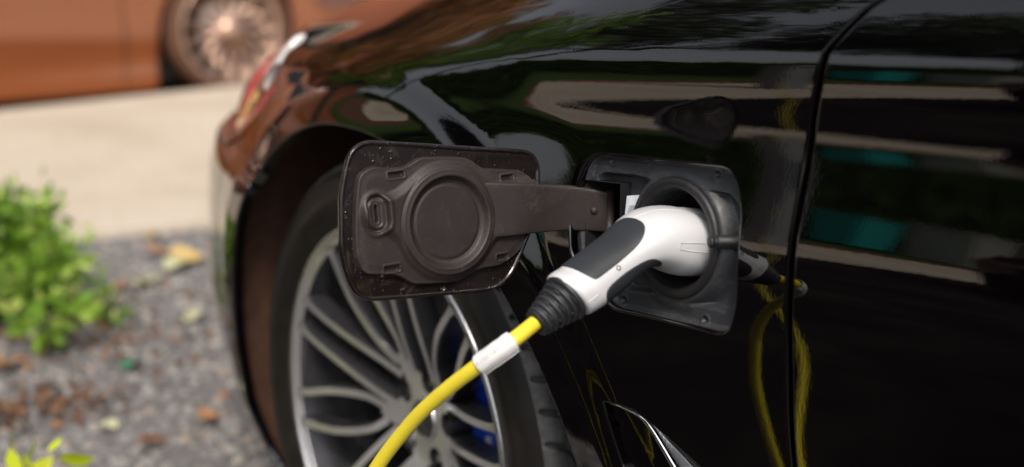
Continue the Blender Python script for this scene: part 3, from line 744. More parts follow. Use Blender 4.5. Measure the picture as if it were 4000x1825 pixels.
bvm = ao.modifiers.new('b', 'BEVEL'); bvm.width = .0006; bvm.segments = 2; bvm.limit_method = 'ANGLE'
vs, fs = tube([(-.0865, .006, .683), (-.0865, .006, .725)], .0045, 14); mesh('hinge_pin', vs, fs, M['flap_plastic'], flap)
sc_ = on_x(2320, 822, -.094); vs, fs = lathe([(.0035, 0), (.0035, .0022), (.0025, .0032), (-.002, .0034)], sc_+np.array([-.0135, -.0100, 0])*0, (.8, -.6, .05), (0, 0, 1), 20); mesh('rivet', vs, fs, M['flap_plastic'], flap)

# ------------------------------------------------------------------ charging connector and cable
plug = thing('charging_cable', 'white charging plug with charcoal grips pushed into the port, yellow cable hanging from it', 'charging cable', (0, 0, 0))
XH = float((pO+pu*cc[0])[0])
stn = [((2722, 862), (2722, 1030), .031), ((2700, 824), (2700, 1068), .0345), ((2640, 803), (2655, 1078), .036), ((2565, 804), (2600, 1074), .0355), ((2500, 824), (2560, 1058), .033), ((2445, 862), (2515, 1050), .0300), ((2390, 905), (2475, 1072), .0265),
       ((2330, 948), (2425, 1120), .0250), ((2275, 986), (2385, 1160), .0245), ((2235, 1014), (2352, 1186), .0245), ((2208, 1034), (2335, 1204), .0250), ((2184, 1050), (2302, 1224), .0242), ((2170, 1062), (2284, 1234), .0236), ((2163, 1072), (2275, 1238), .0222)]
cen = []; hv = []; wv = []
for u_, l_, w in stn:
    Pu_, Pl_ = on_x(*u_, XH), on_x(*l_, XH); c = (Pu_+Pl_)/2; h = (Pu_-Pl_)/2
    ni = np.array(u_, float)-np.array(l_, float); Hn = np.linalg.norm(ni)/2; ni /= np.linalg.norm(ni)
    wi = (proj(c+[w, 0, 0])-proj(c))@ni
    k = math.sqrt(max(Hn*Hn-wi*wi, .45*Hn*Hn))/Hn
    cen.append(c); hv.append(h*k); wv.append(w)
# carry the head straight into the socket
cen = np.array(cen); hv = np.array(hv); wv = np.array(wv)
ins = [(cO+np.array([0, .028, 0]), .022), (cO+np.array([0, .008, 0]), .0245)]
cen = np.vstack([ins[0][0], ins[1][0], cen]); up0 = np.array([0, .0, 1.])
hv = np.vstack([up0*ins[0][1], up0*ins[1][1], hv]); wv = np.r_[ins[0][1], ins[1][1], wv]
for i in range(2, len(cen)): cen[i][0] = XH
SUB = 8; CC = catmull(cen, SUB); HH = catmull(hv, SUB); WW = catmull(np.stack([wv, wv, wv], 1), SUB)[:, 0]
NS = len(CC); EX = 2.35
def Q(s, th, off=0.):
    """s in station units (0..len-1), th angle: 0 = towards the car's rear, 90 = top"""
    s = np.asarray(s, float)*SUB; th = np.asarray(th, float); i = np.clip(s, 0, NS-1.001); a = i.astype(int); f = (i-a)[..., None]
    C_ = CC[a]*(1-f)+CC[a+1]*f; H_ = HH[a]*(1-f)+HH[a+1]*f; W_ = WW[a]*(1-f[..., 0])+WW[a+1]*f[..., 0]
    c, sn = np.cos(th), np.sin(th); cx = np.sign(c)*np.abs(c)**(2/EX); sx = np.sign(sn)*np.abs(sn)**(2/EX)
    hl_ = np.linalg.norm(H_, axis=-1, keepdims=True); Hd = H_/hl_
    return C_+np.stack([cx*(W_+off), 0*cx, 0*cx], -1)+Hd*(sx*(hl_[..., 0]+off))[..., None]
def patch(name, s0, s1, t0, t1, offf, mats, parent, ns=60, nt=60, keep=None):
    s = np.linspace(s0, s1, ns); t = np.radians(np.linspace(t0, t1, nt)); Sg, Tg = np.meshgrid(s, t, indexing='ij')
    off = offf(Sg, np.degrees(Tg)); Pm = Q(Sg, Tg, off).reshape(-1, 3); fs = np.array(gridfaces(ns, nt))
    if keep is not None: kk = keep(Sg, np.degrees(Tg)).ravel(); fs = fs[kk[fs].all(1)]
    return mesh(name, Pm, fs, mats, parent)
NST = len(cen)-1
s = np.linspace(0, NST, 150); t = np.linspace(0, 2*math.pi, 72, endpoint=False); Sg, Tg = np.meshgrid(s, t, indexing='ij')
mesh('connector_shell', Q(Sg, Tg).reshape(-1, 3), gridfaces(150, 72, cv=True)+[tuple(range(72)), tuple(149*72+k for k in range(72))[::-1]], M['white_shell'], plug)
gs, gt_ = np.meshgrid(np.linspace(0, NST, 260), np.radians(np.linspace(-180, 180, 361)), indexing='ij')
gP = Q(gs, gt_); gj = proj(gP); gdep = (gP-CAM)@Ax
gn = np.cross(np.gradient(gP, axis=0), np.gradient(gP, axis=1)); gn *= np.sign((gn*(gP-np.interp(gs.ravel(), np.arange(NST+1), cen[:, 0]).reshape(gs.shape)[..., None]*np.array([1, 0, 0])-np.array([0, 1, 1])*np.stack([np.interp(gs.ravel(), np.arange(NST+1), cen[:, k]).reshape(gs.shape) for k in (0, 1, 2)], -1))).sum(-1, keepdims=True))
vis = (gn*(CAM-gP)).sum(-1) > 0
def find(px, py):
    d = np.hypot(gj[..., 0]-px, gj[..., 1]-py)+np.where(vis, 0, 1e5); k = np.unravel_index(np.argmin(d), d.shape); return gs[k], math.degrees(gt_[k])
def padoff(poly, h=.0007, w=(6., 6.)):
    sc2 = np.array([1., 1/22.])
    pp = np.array(poly)*sc2
    def f(Sg, Tg):
        p = np.stack([Sg.ravel(), Tg.ravel()], 1)*sc2; q = sdf(p, pp).reshape(Sg.shape); return -.0012+(.0012+h)*sstep(-.02, .10, q)
    def keep(Sg, Tg):
        p = np.stack([Sg.ravel(), Tg.ravel()], 1)*sc2; return (sdf(p, pp) > -.10).reshape(Sg.shape)
    return f, keep
def mirror_poly(L): return L+[(a, 180-b) if b > 0 or L[0][1] > 0 else (a, -180-b) for a, b in L[::-1] if abs(abs(b)-90) > .1]
def smooth_poly(L, n=6): P_ = catmull(np.array(L+[L[0]])*[1, 1/22.], n)[:-1]; return P_*[1, 22.]
upP = smooth_poly([(6.35, 90), (6.5, 70), (7.0, 52), (7.8, 37), (9.0, 29), (10.3, 27.5), (11.0, 28), (11.45, 34), (11.65, 50), (11.72, 70), (11.72, 90), (11.72, 110), (11.65, 130), (11.45, 146), (11.0, 152), (9.0, 151), (7.8, 143), (7.0, 128), (6.5, 110)])
f, k = padoff(upP); patch('upper_grip', 6.1, 12.0, 14, 166, f, M['soft_grip'], plug, 150, 130, k)
loP = smooth_poly([(6.55, -90), (6.62, -60), (6.85, -33), (7.3, -12), (7.9, -2), (9.1, 3), (10.4, 2), (11.2, -3), (11.75, -14), (12.0, -34), (12.05, -60), (12.05, -90), (12.05, -120), (12.0, -146), (11.75, -166), (10.4, -182), (9.1, -183), (7.9, -178), (7.3, -168), (6.85, -147), (6.62, -120)])
f, k = padoff(loP); patch('lower_grip', 6.2, 12.4, 14, -194, f, M['soft_grip'], plug, 150, 170, k)
# screw recess, embossed frame and mould line
s_, t_ = find(2415, 1048); c = Q(s_, math.radians(t_)); nn = Q(s_, math.radians(t_), .01)-c; nn /= np.linalg.norm(nn)
vs, fs = lathe([(.0002, .0022), (-.0005, .0020), (-.0005, .0016), (.0001, .0014), (.0001, 0)], c, -nn, (0, 0, 1), 20); mesh('screw_recess', vs, fs, M['cavity'], plug)
fr_px = [(2657, 951), (2751, 951), (2751, 975), (2657, 975)]
ft = [find(*q) for q in fr_px]; fr3 = np.vstack([[np.array(ft[i])+(np.array(ft[(i+1) % 4])-np.array(ft[i]))*k/8 for k in range(8)] for i in range(4)])
Pf = Q(fr3[:, 0], np.radians(fr3[:, 1]), .0001); Pf = np.vstack([Pf, Pf[:1]])
M['emboss'] = simple('embossed_line', (.62, .63, .66), .3)
vs, fs = tube(Pf, .00045, 8); mesh('embossed_frame', vs, fs, M['white_shell'], plug)
def seamline(pts_px, off, r, name, mat):
    q = np.array([find(*p) for p in pts_px]); q = catmull(q, 8); vs, fs = tube(Q(q[:, 0], np.radians(q[:, 1]), off), r, 6); return mesh(name, vs, fs, mat, plug)
seamline([(2455, 868), (2490, 845), (2540, 826), (2600, 818), (2680, 826)], -.0001, .0004, 'mould_line', M['white_shell'])
seamline([(2300, 1182), (2318, 1168), (2336, 1150)], 0, .0005, 'mould_line', M['white_shell'])
# strain-relief boot
B0 = CC[-1]; B1 = on_x(2103, 1259, XH); bax = B1-B0; BL = np.linalg.norm(bax); bax /= BL
boot = bpy.data.objects.new('cable_boot', None); col.objects.link(boot); boot.parent = plug
R0_, R1_ = .0208, .0118
prof = [(.0005, .010), (.0005, R0_*.95), (.002, R0_)]
nr_ = 6
for k in range(nr_):
    a0 = k/nr_; Rk = R0_+(R1_-R0_)*a0**.9; w = BL/nr_
    x = a0*BL+.0025
    prof += [(x+w*.05, Rk*1.0), (x+w*.30, Rk*1.0), (x+w*.42, Rk*.95), (x+w*.50, Rk*.80), (x+w*.80, Rk*.775), (x+w*.90, Rk*.9)]
prof += [(BL, R1_*.98), (BL+.003, R1_*.90), (BL+.0035, R1_*.72), (BL+.001, R1_*.55)]
vs, fs = lathe(prof, B0, bax, (1, 0, 0), 72); mesh('boot_body', vs, fs, M['boot'], boot)
e1 = np.array([1., 0, 0])-bax*bax[0]; e1 /= np.linalg.norm(e1); e2 = np.cross(bax, e1)
for k in range(nr_):
    w = BL/nr_; x = (k+.65)*w; Rk = R0_+(R1_-R0_)*(k/nr_)**.9; Rn = R0_+(R1_-R0_)*((k+1)/nr_)**.9
    for j in range(4):
        a = math.radians(90*j+45*(k % 2)+20)
        r_ = e1*math.cos(a)+e2*math.sin(a); t_ = -e1*math.sin(a)+e2*math.cos(a); c = B0+bax*(x)+r_*(Rk*.82)
        vs = [c+bax*sx*w*.42+t_*sy*.0028+r_*sz for sx in (-1, 1) for sy in (-1, 1) for sz in (-.002, (Rk if sx < 0 else Rn)-Rk*.82-.0005)]
        mesh('boot_rib', vs, [(0, 1, 3, 2), (4, 6, 7, 5), (0, 4, 5, 1), (2, 3, 7, 6), (0, 2, 6, 4), (1, 5, 7, 3)], M['boot'], boot, smooth=False)
# cable
dB = float((B1-CAM)@Ax)
cpx = [(2145, 1222, dB+.012), (2105, 1250, dB+.0), (2030, 1310, dB-.016), (1960, 1362, dB-.020), (1860, 1434, dB-.012), (1760, 1510, dB+.004), (1650, 1606, dB+.026), (1570, 1695, dB+.044), (1500, 1785, dB+.060), (1440, 1880, dB+.074), (1395, 1980, dB+.086)]
cp = [at_d(*q) for q in cpx]
e = cp[-1]
cp += [e+np.array([-.02, .0, -.10]), [e[0]-.04, e[1]-.02, .14], [e[0]-.05, e[1]-.10, .03], [-.36, -.50, .010], [-.75, -1.02, .010], [-1.5, -1.80, .010], [-2.6, -3.05, .010], [-3.0, -3.55, .04], [-3.7, -4.3, .055], [-4.25, -4.86, .07], [-4.36, -4.98, .30], [-4.36, -4.98, .80], [-4.40, -5.03, 1.02]]
cab = catmull(np.array(cp), 14); vs, fs = tube(cab, .0062, 20); mesh('cable', vs, fs, M['cable'], plug)
cj = proj(cab); i0 = int(np.argmin(np.hypot(*(cj-[2003, 1330]).T))); i1 = int(np.argmin(np.hypot(*(cj-[1878, 1422]).T)))
lb = catmull(cab[i0:i1+1], 4); vs = []; uvs = []
T_ = np.gradient(lb, axis=0); T_ /= np.linalg.norm(T_, axis=1)[:, None]
toc = CAM-lb; 
NSg = 40
for i in range(len(lb)):
    n1_ = toc[i]-T_[i]*(toc[i]@T_[i]); n1_ /= np.linalg.norm(n1_); n2_ = np.cross(T_[i], n1_)
    for k in range(NSg+5):
        a = 2*math.pi*(k/NSg)-1.9; r = .0078+.0005*(k/NSg); ruff = .00012*math.sin(i*.23+k*.5)+.00008*math.sin(k*1.3+i*.05)
        if k > NSg: r += .0006+.0007*(k-NSg)/4
        vs.append(lb[i]+(n1_*math.cos(a)+n2_*math.sin(a))*(r+ruff)); uvs.append((i/(len(lb)-1), k/NSg))
me_f = gridfaces(len(lb), NSg+5); lo = mesh('cable_label', vs, me_f, M['label'], plug)
uvl = lo.data.uv_layers.new(name='UVMap')
for l in lo.data.loops: uvl.data[l.index].uv = uvs[l.vertex_index]
sol = lo.modifiers.new('s', 'SOLIDIFY'); sol.thickness = .0003

# ------------------------------------------------------------------ the bronze-tinted car across the pavement
M['glow_bronze'] = paint('glow_tinted_car_paint', (.30, .095, .036), .05); M['glow_bronze'].node_tree.nodes['Principled BSDF'].inputs['Metallic'].default_value = .15  # orange lens glow over a dark car, put into the paint colour
M['glow_bronze'].node_tree.nodes['Principled BSDF'].inputs['Roughness'].default_value = .45
other = thing('parked_car', 'car tinted bronze with painted lens glow, parked side-on beyond the pale pavement, at the top left', 'car', (0, 0, 0))
wy = float(bw[1]); wz = float(bw[2]); WB = 2.85; y0 = wy-WB                # front wheel wy, rear wheel y0
zb = ROADZ+.06  # sill dropped so the tinted side covers the shaded band underneath
outl = [(wy+.80, zb+.10), (wy+.86, zb+.46), (wy+.80, zb+.62), (wy+.35, zb+.77), (wy-.60, zb+.86), (wy-1.3, zb+1.27), (wy-2.2, zb+1.33), (y0-.2, zb+1.15), (y0-.75, zb+.90), (y0-.95, zb+.80), (y0-.98, zb+.42), (y0-.85, zb+.05)]
def arcp(cy, r=.42, n=26):
    return [(cy-r*1.0, zb)]+[(cy+r*math.cos(t), wz+r*math.sin(t)) for t in np.linspace(math.pi, 0, n)]+[(cy+r*1.0, zb)]
belt = catmull(np.array(outl), 6)
side = [tuple(p) for p in belt]+[(y0-.5, zb)]+arcp(y0)+arcp(wy)+[(wy+.5, zb)]
side = resample(np.array(side), .05)
def bside(y, z):
    h = (z-zb)-.13; return BX-.01+.05*sstep(.25, 0, h)*-1+.05*np.exp(-((h-.50)/.16)**2)-.42*np.maximum(0, h-.70)**1.1-.05*(np.abs(y-(wy-1.4))/2.2)**4
P, T = fill(side, [], .06)
V3 = np.stack([bside(P[:, 0], P[:, 1]), P[:, 0], P[:, 1]], 1)
c = np.cross(V3[T[:, 1]]-V3[T[:, 0]], V3[T[:, 2]]-V3[T[:, 0]])[:, 0] < 0; T = np.where(c[:, None], T[:, ::-1], T)
mesh('body_side', V3, T, M['glow_bronze'], other)
V4 = V3.copy(); V4[:, 0] = 2*(BX-.93)-V4[:, 0]; mesh('body_side', V4, T[:, ::-1], M['glow_bronze'], other)
tb = np.stack([bside(belt[:, 0], belt[:, 1]), belt[:, 0], belt[:, 1]], 1); rows = []
for k in range(9):
    q = tb.copy(); s = k/8; q[:, 0] = tb[:, 0]*(1-s)+(2*(BX-.93)-tb[:, 0])*s; q[:, 2] += .05*(1-(2*s-1)**2); rows.append(q)
mesh('roof_and_bonnet', np.array(rows).reshape(-1, 3), gridfaces(9, len(tb)), M['glow_bronze'], other)
gy = [(wy-.95, zb+.89), (wy-1.42, zb+1.21), (wy-2.15, zb+1.26), (y0-.05, zb+1.13), (y0-.45, zb+.93)]
gpoly = resample(np.array(gy), .06); P, T = fill(gpoly, [], .1)
mesh('side_glass', np.stack([bside(P[:, 0], P[:, 1])+.006, P[:, 0], P[:, 1]], 1), T, M['tint'], other)
for yy_ in (wy-.62, wy-1.65, y0+.30):
    zz = np.linspace(zb+.04, zb+.85, 16); L = np.stack([bside(np.full(16, yy_), zz)+.001, yy_+.02*np.sin(zz*6), zz], 1); vs, fs = tube(L, .004, 6); mesh('door_gap', vs, fs, M['seam'], other)
for yy_ in (wy-1.45, y0+.55):
    vs, fs = tube(catmull(np.array([(bside(yy_-.1, zb+.72)+.0, yy_-.1, zb+.72), (bside(yy_, zb+.72)+.03, yy_, zb+.72), (bside(yy_+.1, zb+.72)+.0, yy_+.1, zb+.72)]), 5), .012, 8); mesh('door_handle', vs, fs, M['glow_bronze'], other)
hdl = MB(); vs, fs = box((BX-.15, wy+.70, zb+.50), (.3, .25, .12)); hdl.add(vs, fs); hdl.build('headlight', M['hl_dark'], other, smooth=False)
vs, fs = box((BX-.93, wy-1.4, zb+.12), (1.55, 3.6, .18)); mesh('underbody', vs, fs, M['blackplastic'], other, smooth=False)
M['b_tyre'] = simple('glow_tinted_tyre', (.11, .05, .028), .8, var=.2)  # brown lens glow painted into the far wheels' colours
M['b_alloy'] = simple('glow_tinted_silver_alloy', (.62, .42, .33), .3, .8)
def owheel(cy, cx, sgn):
    w_ = bpy.data.objects.new('wheel', None); col.objects.link(w_); w_.parent = other; w_.location = (cx, cy, wz)
    ax = np.array([-sgn, 0, 0.]); rf = np.array([0, 1., 0])
    vs, fs = lathe([(.02, .29), (0, .305), (-.008, .325), (.0, .352), (.02, BR), (.20, BR), (.22, .30)], O0, ax, rf, 64); mesh('tyre', vs, fs, M['b_tyre'], w_)
    vs, fs = lathe([(.004, .308), (-.004, .302), (.0, .288), (.05, .275), (.18, .275)], O0, ax, rf, 64); mesh('rim', vs, fs, M['b_alloy'], w_)
    sp = MB()
    for k in range(15):
        a = 2*math.pi*k/15
        for da in (-.055, .055):
            p0 = np.array([0, .05*math.cos(a), .05*math.sin(a)])+ax*.03; p1 = np.array([0, .292*math.cos(a+da), .292*math.sin(a+da)])+ax*.004
            vs, fs = tube([p0, p1], [.010, .008], 6); sp.add(vs, fs)
    sp.build('spokes', M['b_alloy'], w_)
    vs, fs = lathe([(.0, 0), (.0, .05), (.03, .065), (.04, .07)], O0, ax, rf, 32); mesh('hub', vs, fs, M['b_alloy'], w_)
    vs, fs = lathe([(.08, 0), (.08, .19), (.10, .19)], O0, ax, rf, 40); mesh('brake_disc', vs, fs, M['disc'], w_)
owheel(wy, BX+.02, 1); owheel(y0, BX+.02, 1); owheel(wy, BX-1.88, -1); owheel(y0, BX-1.88, -1)

# ------------------------------------------------------------------ foliage helpers
def leafmat(name, stops, rough=.45, trans=.25):
    m, nt, b = new_mat(name)
    a = nt.nodes.new('ShaderNodeAttribute'); a.attribute_name = 'tone'
    nt.links.new(ramp(nt, a.outputs['Fac'], stops), b.inputs['Base Color']); b.inputs['Roughness'].default_value = rough
    if trans:
        t = nt.nodes.new('ShaderNodeBsdfTranslucent'); nt.links.new(ramp(nt, a.outputs['Fac'], stops), t.inputs[0])
        mx = nt.nodes.new('ShaderNodeMixShader'); mx.inputs[0].default_value = trans
        nt.links.new(b.outputs[0], mx.inputs[1]); nt.links.new(t.outputs[0], mx.inputs[2]); nt.links.new(mx.outputs[0], nt.nodes['Material Output'].inputs[0])
    return m
M['leaf_fresh'] = leafmat('fresh_green_leaf', [(.0, (.08, .19, .015)), (.5, (.19, .36, .035)), (.85, (.33, .46, .07)), (1, (.46, .52, .15))])
M['leaf_lime'] = leafmat('lime_leaf', [(0, (.30, .46, .02)), (.5, (.58, .70, .03)), (1, (.75, .80, .06))])
M['leaf_tree'] = leafmat('tree_leaf', [(.0, (.02, .05, .008)), (.6, (.05, .10, .015)), (1, (.11, .17, .03))])
M['leaf_warm_reflection'] = leafmat('warm_reflection_leaf', [(.0, (.16, .055, .015)), (.5, (.32, .13, .03)), (.8, (.38, .24, .05)), (1, (.20, .24, .05))])  # copper leaf colour made up to warm the reflections in the wing
M['bark'] = simple('bark', (.07, .05, .035), .9, var=.4, vscale=12)
M['stem'] = simple('plant_stem', (.10, .14, .04), .6)
LEAF = np.array([(0, 0, 0), (.3, .22, .03), (.65, .20, .05), (1, 0, 0), (.65, -.20, .05), (.3, -.22, .03)])
def leaves(P, D, size, tone, r=rng):
    """leaf quads at P, pointing along D; returns verts, faces, tone per vertex"""
    n = len(P); D = D/np.linalg.norm(D, axis=1)[:, None]; R_ = r.normal(size=(n, 3)); B = np.cross(D, R_); B /= np.linalg.norm(B, axis=1)[:, None]; N = np.cross(D, B)
    V = P[:, None]+size[:, None, None]*(LEAF[None, :, :1]*D[:, None]+LEAF[None, :, 1:2]*B[:, None]*1.15+LEAF[None, :, 2:]*N[:, None])
    i = np.arange(n)[:, None]*6; f = np.concatenate([i+[0, 1, 2, 3], i+[0, 3, 4, 5]], 0)
    return V.reshape(-1, 3), f, np.repeat(tone, 6)
def leafmesh(name, V, f, tone, mat, parent):
    me = bpy.data.meshes.new(name); me.vertices.add(len(V)); me.vertices.foreach_set('co', V.ravel()); me.loops.add(f.size); me.polygons.add(len(f))
    me.polygons.foreach_set('loop_start', np.arange(0, f.size, 4)); me.loops.foreach_set('vertex_index', f.ravel().astype(np.int32)); me.update(calc_edges=True)
    at = me.attributes.new('tone', 'FLOAT', 'POINT'); at.data.foreach_set('value', np.clip(tone, 0, 1).astype(np.float32))
    return link(name, me, mat, parent, smooth=False)
def tree(loc, h, cr, label, n=9000, lean=(0, 0), size=.16, ch=.62, leaf='leaf_tree'):
    t = thing('broadleaf_tree', label, 'tree', tuple(loc), 'trees beyond the bronze-tinted car')
    L = np.array(loc, float)*0
    tr = catmull(np.array([L, L+[lean[0]*.3, lean[1]*.3, h*.3], L+[lean[0], lean[1], h*.7]]), 6); mb = MB(); vs, fs = tube(tr, np.linspace(.20, .08, len(tr)), 10); mb.add(vs, fs)
    cl = []
    for k in range(16):
        a = rng.uniform(0, 6.28); rr = cr*math.sqrt(rng.uniform(.1, 1)); z = h*ch+rng.uniform(-.32, .38)*h*.6
        c = L+[lean[0]+rr*math.cos(a), lean[1]+rr*math.sin(a), z]; cl.append(c)
        vs, fs = tube(catmull(np.array([tr[-5], (tr[-4]+c)/2+[0, 0, .2], c]), 4), np.linspace(.06, .02, 9), 6); mb.add(vs, fs)
    mb.build('trunk', M['bark'], t)
    cl = np.array(cl); ci = rng.integers(0, len(cl), n); d = rng.normal(size=(n, 3)); d /= np.linalg.norm(d, axis=1)[:, None]; rad = cr*.42*rng.uniform(.25, 1, n)**.5
    P = cl[ci]+d*rad[:, None]*[1, 1, .75]
    V, f, to = leaves(P, d+rng.normal(size=(n, 3))*.6-[0, 0, .3], size*rng.uniform(.6, 1.3, n), rng.uniform(0, 1, n)*.7+.15*(ci % 3))
    leafmesh('crown', V, f, to, M[leaf], t); return t

TG = 'trees beyond the pavement'
tree((-9.6, -2.6, 0), 6.5, 2.3, 'yellow green tree behind the bronze-tinted car, nearest its rear end', leaf='leaf_fresh')
tree((-9.8, 3.4, 0), 6.0, 2.4, 'unseen tree nearest the bonnet of the bronze-tinted car, copper leaves added for warm reflections', leaf='leaf_warm_reflection')
tree((-10.4, .4, 0), 7.0, 2.2, 'unseen tree behind the middle of the bronze-tinted car, copper leaves added for warm reflections', leaf='leaf_warm_reflection')
tree((-12.5, -8.0, 0), 13.0, 3.8, 'tall leafy tree on the lawn past the rear of the bronze-tinted car', 18000, size=.2)
tree((-10.5, -16.5, 0), 17.0, 5.0, 'tallest leafy tree, behind the turquoise bin', 26000, size=.27)
tree((-4.0, -19.5, 0), 19.0, 5.6, 'broad leafy tree behind the dark parked car', 26000, size=.3)
tree((4.5, -20, 0), 15, 4.6, 'leafy tree past the far corner of the car park', 16000, size=.28)
hed = thing('hedge', 'clipped green hedge along the back of the lawn, mirrored in the black paint', 'hedge', (0, 0, 0))
ha, hb_ = np.array([-17.5, -8.0]), np.array([-5.5, -22.0]); hn = 22000; uu = rng.uniform(0, 1, hn); hd = (hb_-ha)/np.linalg.norm(hb_-ha); hnm = np.array([-hd[1], hd[0]]); hnm *= np.sign(hnm@np.array([1., 1.]))
off_ = rng.uniform(-.4, .55, hn); zz_ = rng.uniform(.05, 2.6, hn)*np.where(off_ > .3, 1, .98)
P = np.stack([ha[0]+(hb_-ha)[0]*uu+hnm[0]*off_, ha[1]+(hb_-ha)[1]*uu+hnm[1]*off_, zz_], 1)
V, f, to = leaves(P, rng.normal(size=(hn, 3)), rng.uniform(.14, .30, hn), rng.uniform(0, .75, hn)); leafmesh('foliage', V, f, to, M['leaf_fresh'], hed)
mid = (ha+hb_)/2-hnm*.2; vs, fs = box((mid[0], mid[1], 1.2), (float(np.linalg.norm(hb_-ha)), .5, 2.35), math.atan2(hd[1], hd[0])); mesh('branches', vs, fs, M['bark'], hed, smooth=False)
# a second car in the bay alongside: seen only mirrored in the black paint
M['dark_blue'] = paint('midnight_car_paint', (.003, .003, .006), .03)
def copy_tree(o, parent=None, swap=None):
    c = o.copy(); col.objects.link(c); c.parent = parent
    for k in ('label', 'category', 'group'):
        if parent is not None and k in c: del c[k]
    if swap and o.type == 'MESH':
        for sl in c.material_slots:
            if sl.material in swap: m_ = swap[sl.material]; sl.link = 'OBJECT'; sl.material = m_
    for ch in list(o.children): copy_tree(ch, c, swap)
    return c
dark = copy_tree(other, None, {M['glow_bronze']: M['dark_blue'], M['b_alloy']: M['alloy_dark']})
dark['label'] = 'midnight-coloured car in the next bay, seen mirrored in the door of the black car'
ctr = np.array([BX-.93, wy-1.4]); want = np.array([-.35, -5.35]); aR = math.radians(90)
dark.rotation_euler = (0, 0, aR)
dark.location = (want[0]-(ctr[0]*math.cos(aR)-ctr[1]*math.sin(aR)), want[1]-(ctr[0]*math.sin(aR)+ctr[1]*math.cos(aR)), -ROADZ+.002)

post = thing('charging_post', 'grey charging post on the pavement, where the yellow cable comes from', 'charging post', (-4.46, -5.10, .05))
M['post'] = simple('grey_post_metal', (.22, .23, .24), .4)
vs, fs = box((0, 0, .62), (.22, .26, 1.24)); pb_ = mesh('post_body', vs, fs, M['post'], post, smooth=False); bv = pb_.modifiers.new('b', 'BEVEL'); bv.width = .02; bv.segments = 3
vs, fs = box((.112, 0, 1.05), (.006, .16, .14)); mesh('display', vs, fs, M['tint'], post, smooth=False)
vs, fs = box((0, 0, .01), (.32, .36, .02)); mesh('base_plate', vs, fs, M['steel'], post, smooth=False)
# things that show as reflections in the door: bin, cabinet, red kerb, added brick house
M['turq'] = simple('turquoise_plastic', (.02, .62, .58), .4)
binr = thing('wheelie_bin', 'turquoise wheelie bin on the lawn, mirrored in the front door', 'bin', (-9.0, -11.6, 0))
mb = MB(); w0, w1 = .30, .36
vs = [(sx*w, sy*w*1.1, z) for w, z in ((w0, .08), (w1, .98)) for sx, sy in ((-1, -1), (1, -1), (1, 1), (-1, 1))]
mb.add(vs, [(0, 3, 2, 1)]+[(i, (i+1) % 4, 4+(i+1) % 4, 4+i) for i in range(4)]); mb.build('bin_body', M['turq'], binr, smooth=False)
vs, fs = box((0, 0, 1.01), (.80, .88, .05)); mesh('lid', vs, fs, M['turq'], binr, smooth=False)
for sy in (-.3, .3):
    vs, fs = lathe([(-.03, 0), (-.03, .10), (.03, .10), (.03, 0)], (-.33, sy, .10), (0, 1, 0), (1, 0, 0), 20); mesh('wheel', vs, fs, M['blackplastic'], binr)
M['cream'] = simple('cream_painted_metal', (.62, .58, .5), .5, var=.1)
cab_ = thing('utility_cabinet', 'cream utility cabinet on the lawn beside the turquoise bin', 'utility cabinet', (-8.4, -13.0, 0))
vs, fs = box((0, 0, .55), (.9, 1.1, 1.1)); mesh('cabinet_body', vs, fs, M['cream'], cab_, smooth=False)
vs, fs = box((.455, 0, .56), (.02, 1.0, .95)); mesh('door', vs, fs, M['cream'], cab_, smooth=False)
vs, fs = box((0, 0, 1.13), (1.0, 1.2, .05)); mesh('cabinet_roof', vs, fs, M['cream'], cab_, smooth=False)
kb = MB()
for k in range(10):
    vs, fs = box((farx(0)-.42, -5.0-k*.92, .03), (.10, .90, .10)); mesh_ = kb.add(vs, fs)
tag(kb.build('kerb', M['kerb_red'], smooth=False), 'red painted kerb along the far edge of the pavement', 'kerb')
def brickmat():
    m, nt, b = new_mat('red_brick'); tc = nt.nodes.new('ShaderNodeTexCoord').outputs['Object']
    mp = nt.nodes.new('ShaderNodeMapping'); mp.inputs['Rotation'].default_value = (math.radians(90), 0, math.radians(90)); nt.links.new(tc, mp.inputs[0])
    br = nt.nodes.new('ShaderNodeTexBrick'); br.inputs['Scale'].default_value = 4.4; br.inputs['Color1'].default_value = (.42, .13, .06, 1); br.inputs['Color2'].default_value = (.33, .09, .045, 1); br.inputs['Mortar'].default_value = (.35, .26, .2, 1)
    nt.links.new(mp.outputs[0], br.inputs['Vector']); nt.links.new(br.outputs[0], b.inputs['Base Color']); b.inputs['Roughness'].default_value = .85; return m
M['brick'] = brickmat(); M['tile'] = simple('added_house_roof_tile', (.30, .10, .05), .8, var=.3, vscale=3)  # brick and tile for the added, unseen house
house = thing('added_brick_house', 'unseen red brick house with pitched tile roof, added for warm reflections in the wing', 'house', (-17.5, 3.0, 0))  # out of view, added so the wing mirrors something orange
vs, fs = box((0, 0, 2.9), (7, 17, 5.8)); mesh('added_house_wall', vs, fs, M['brick'], house, smooth=False)
rf = MB(); rf.add([(-3.9, -8.9, 5.7), (3.9, -8.9, 5.7), (0, -8.9, 8.6), (-3.9, 8.9, 5.7), (3.9, 8.9, 5.7), (0, 8.9, 8.6)], [(0, 1, 2), (3, 5, 4), (0, 2, 5, 3), (1, 4, 5, 2), (0, 3, 4, 1)]); rf.build('added_house_roof', M['tile'], house, smooth=False)
for y in (-6, -2.5, 2.5, 6):
    for z in (1.5, 4.2):
        vs, fs = box((3.53, y, z), (.10, 1.5, 1.35)); wf = mesh('added_house_window', vs, fs, M['cream'], house, smooth=False)
        vs, fs = box((3.56, y, z), (.09, 1.3, 1.15)); mesh('pane', vs, fs, M['tint'], wf, smooth=False)
vs, fs = box((3.54, 0, 1.05), (.12, 1.0, 2.1)); mesh('door', vs, fs, M['blackplastic'], house, smooth=False)

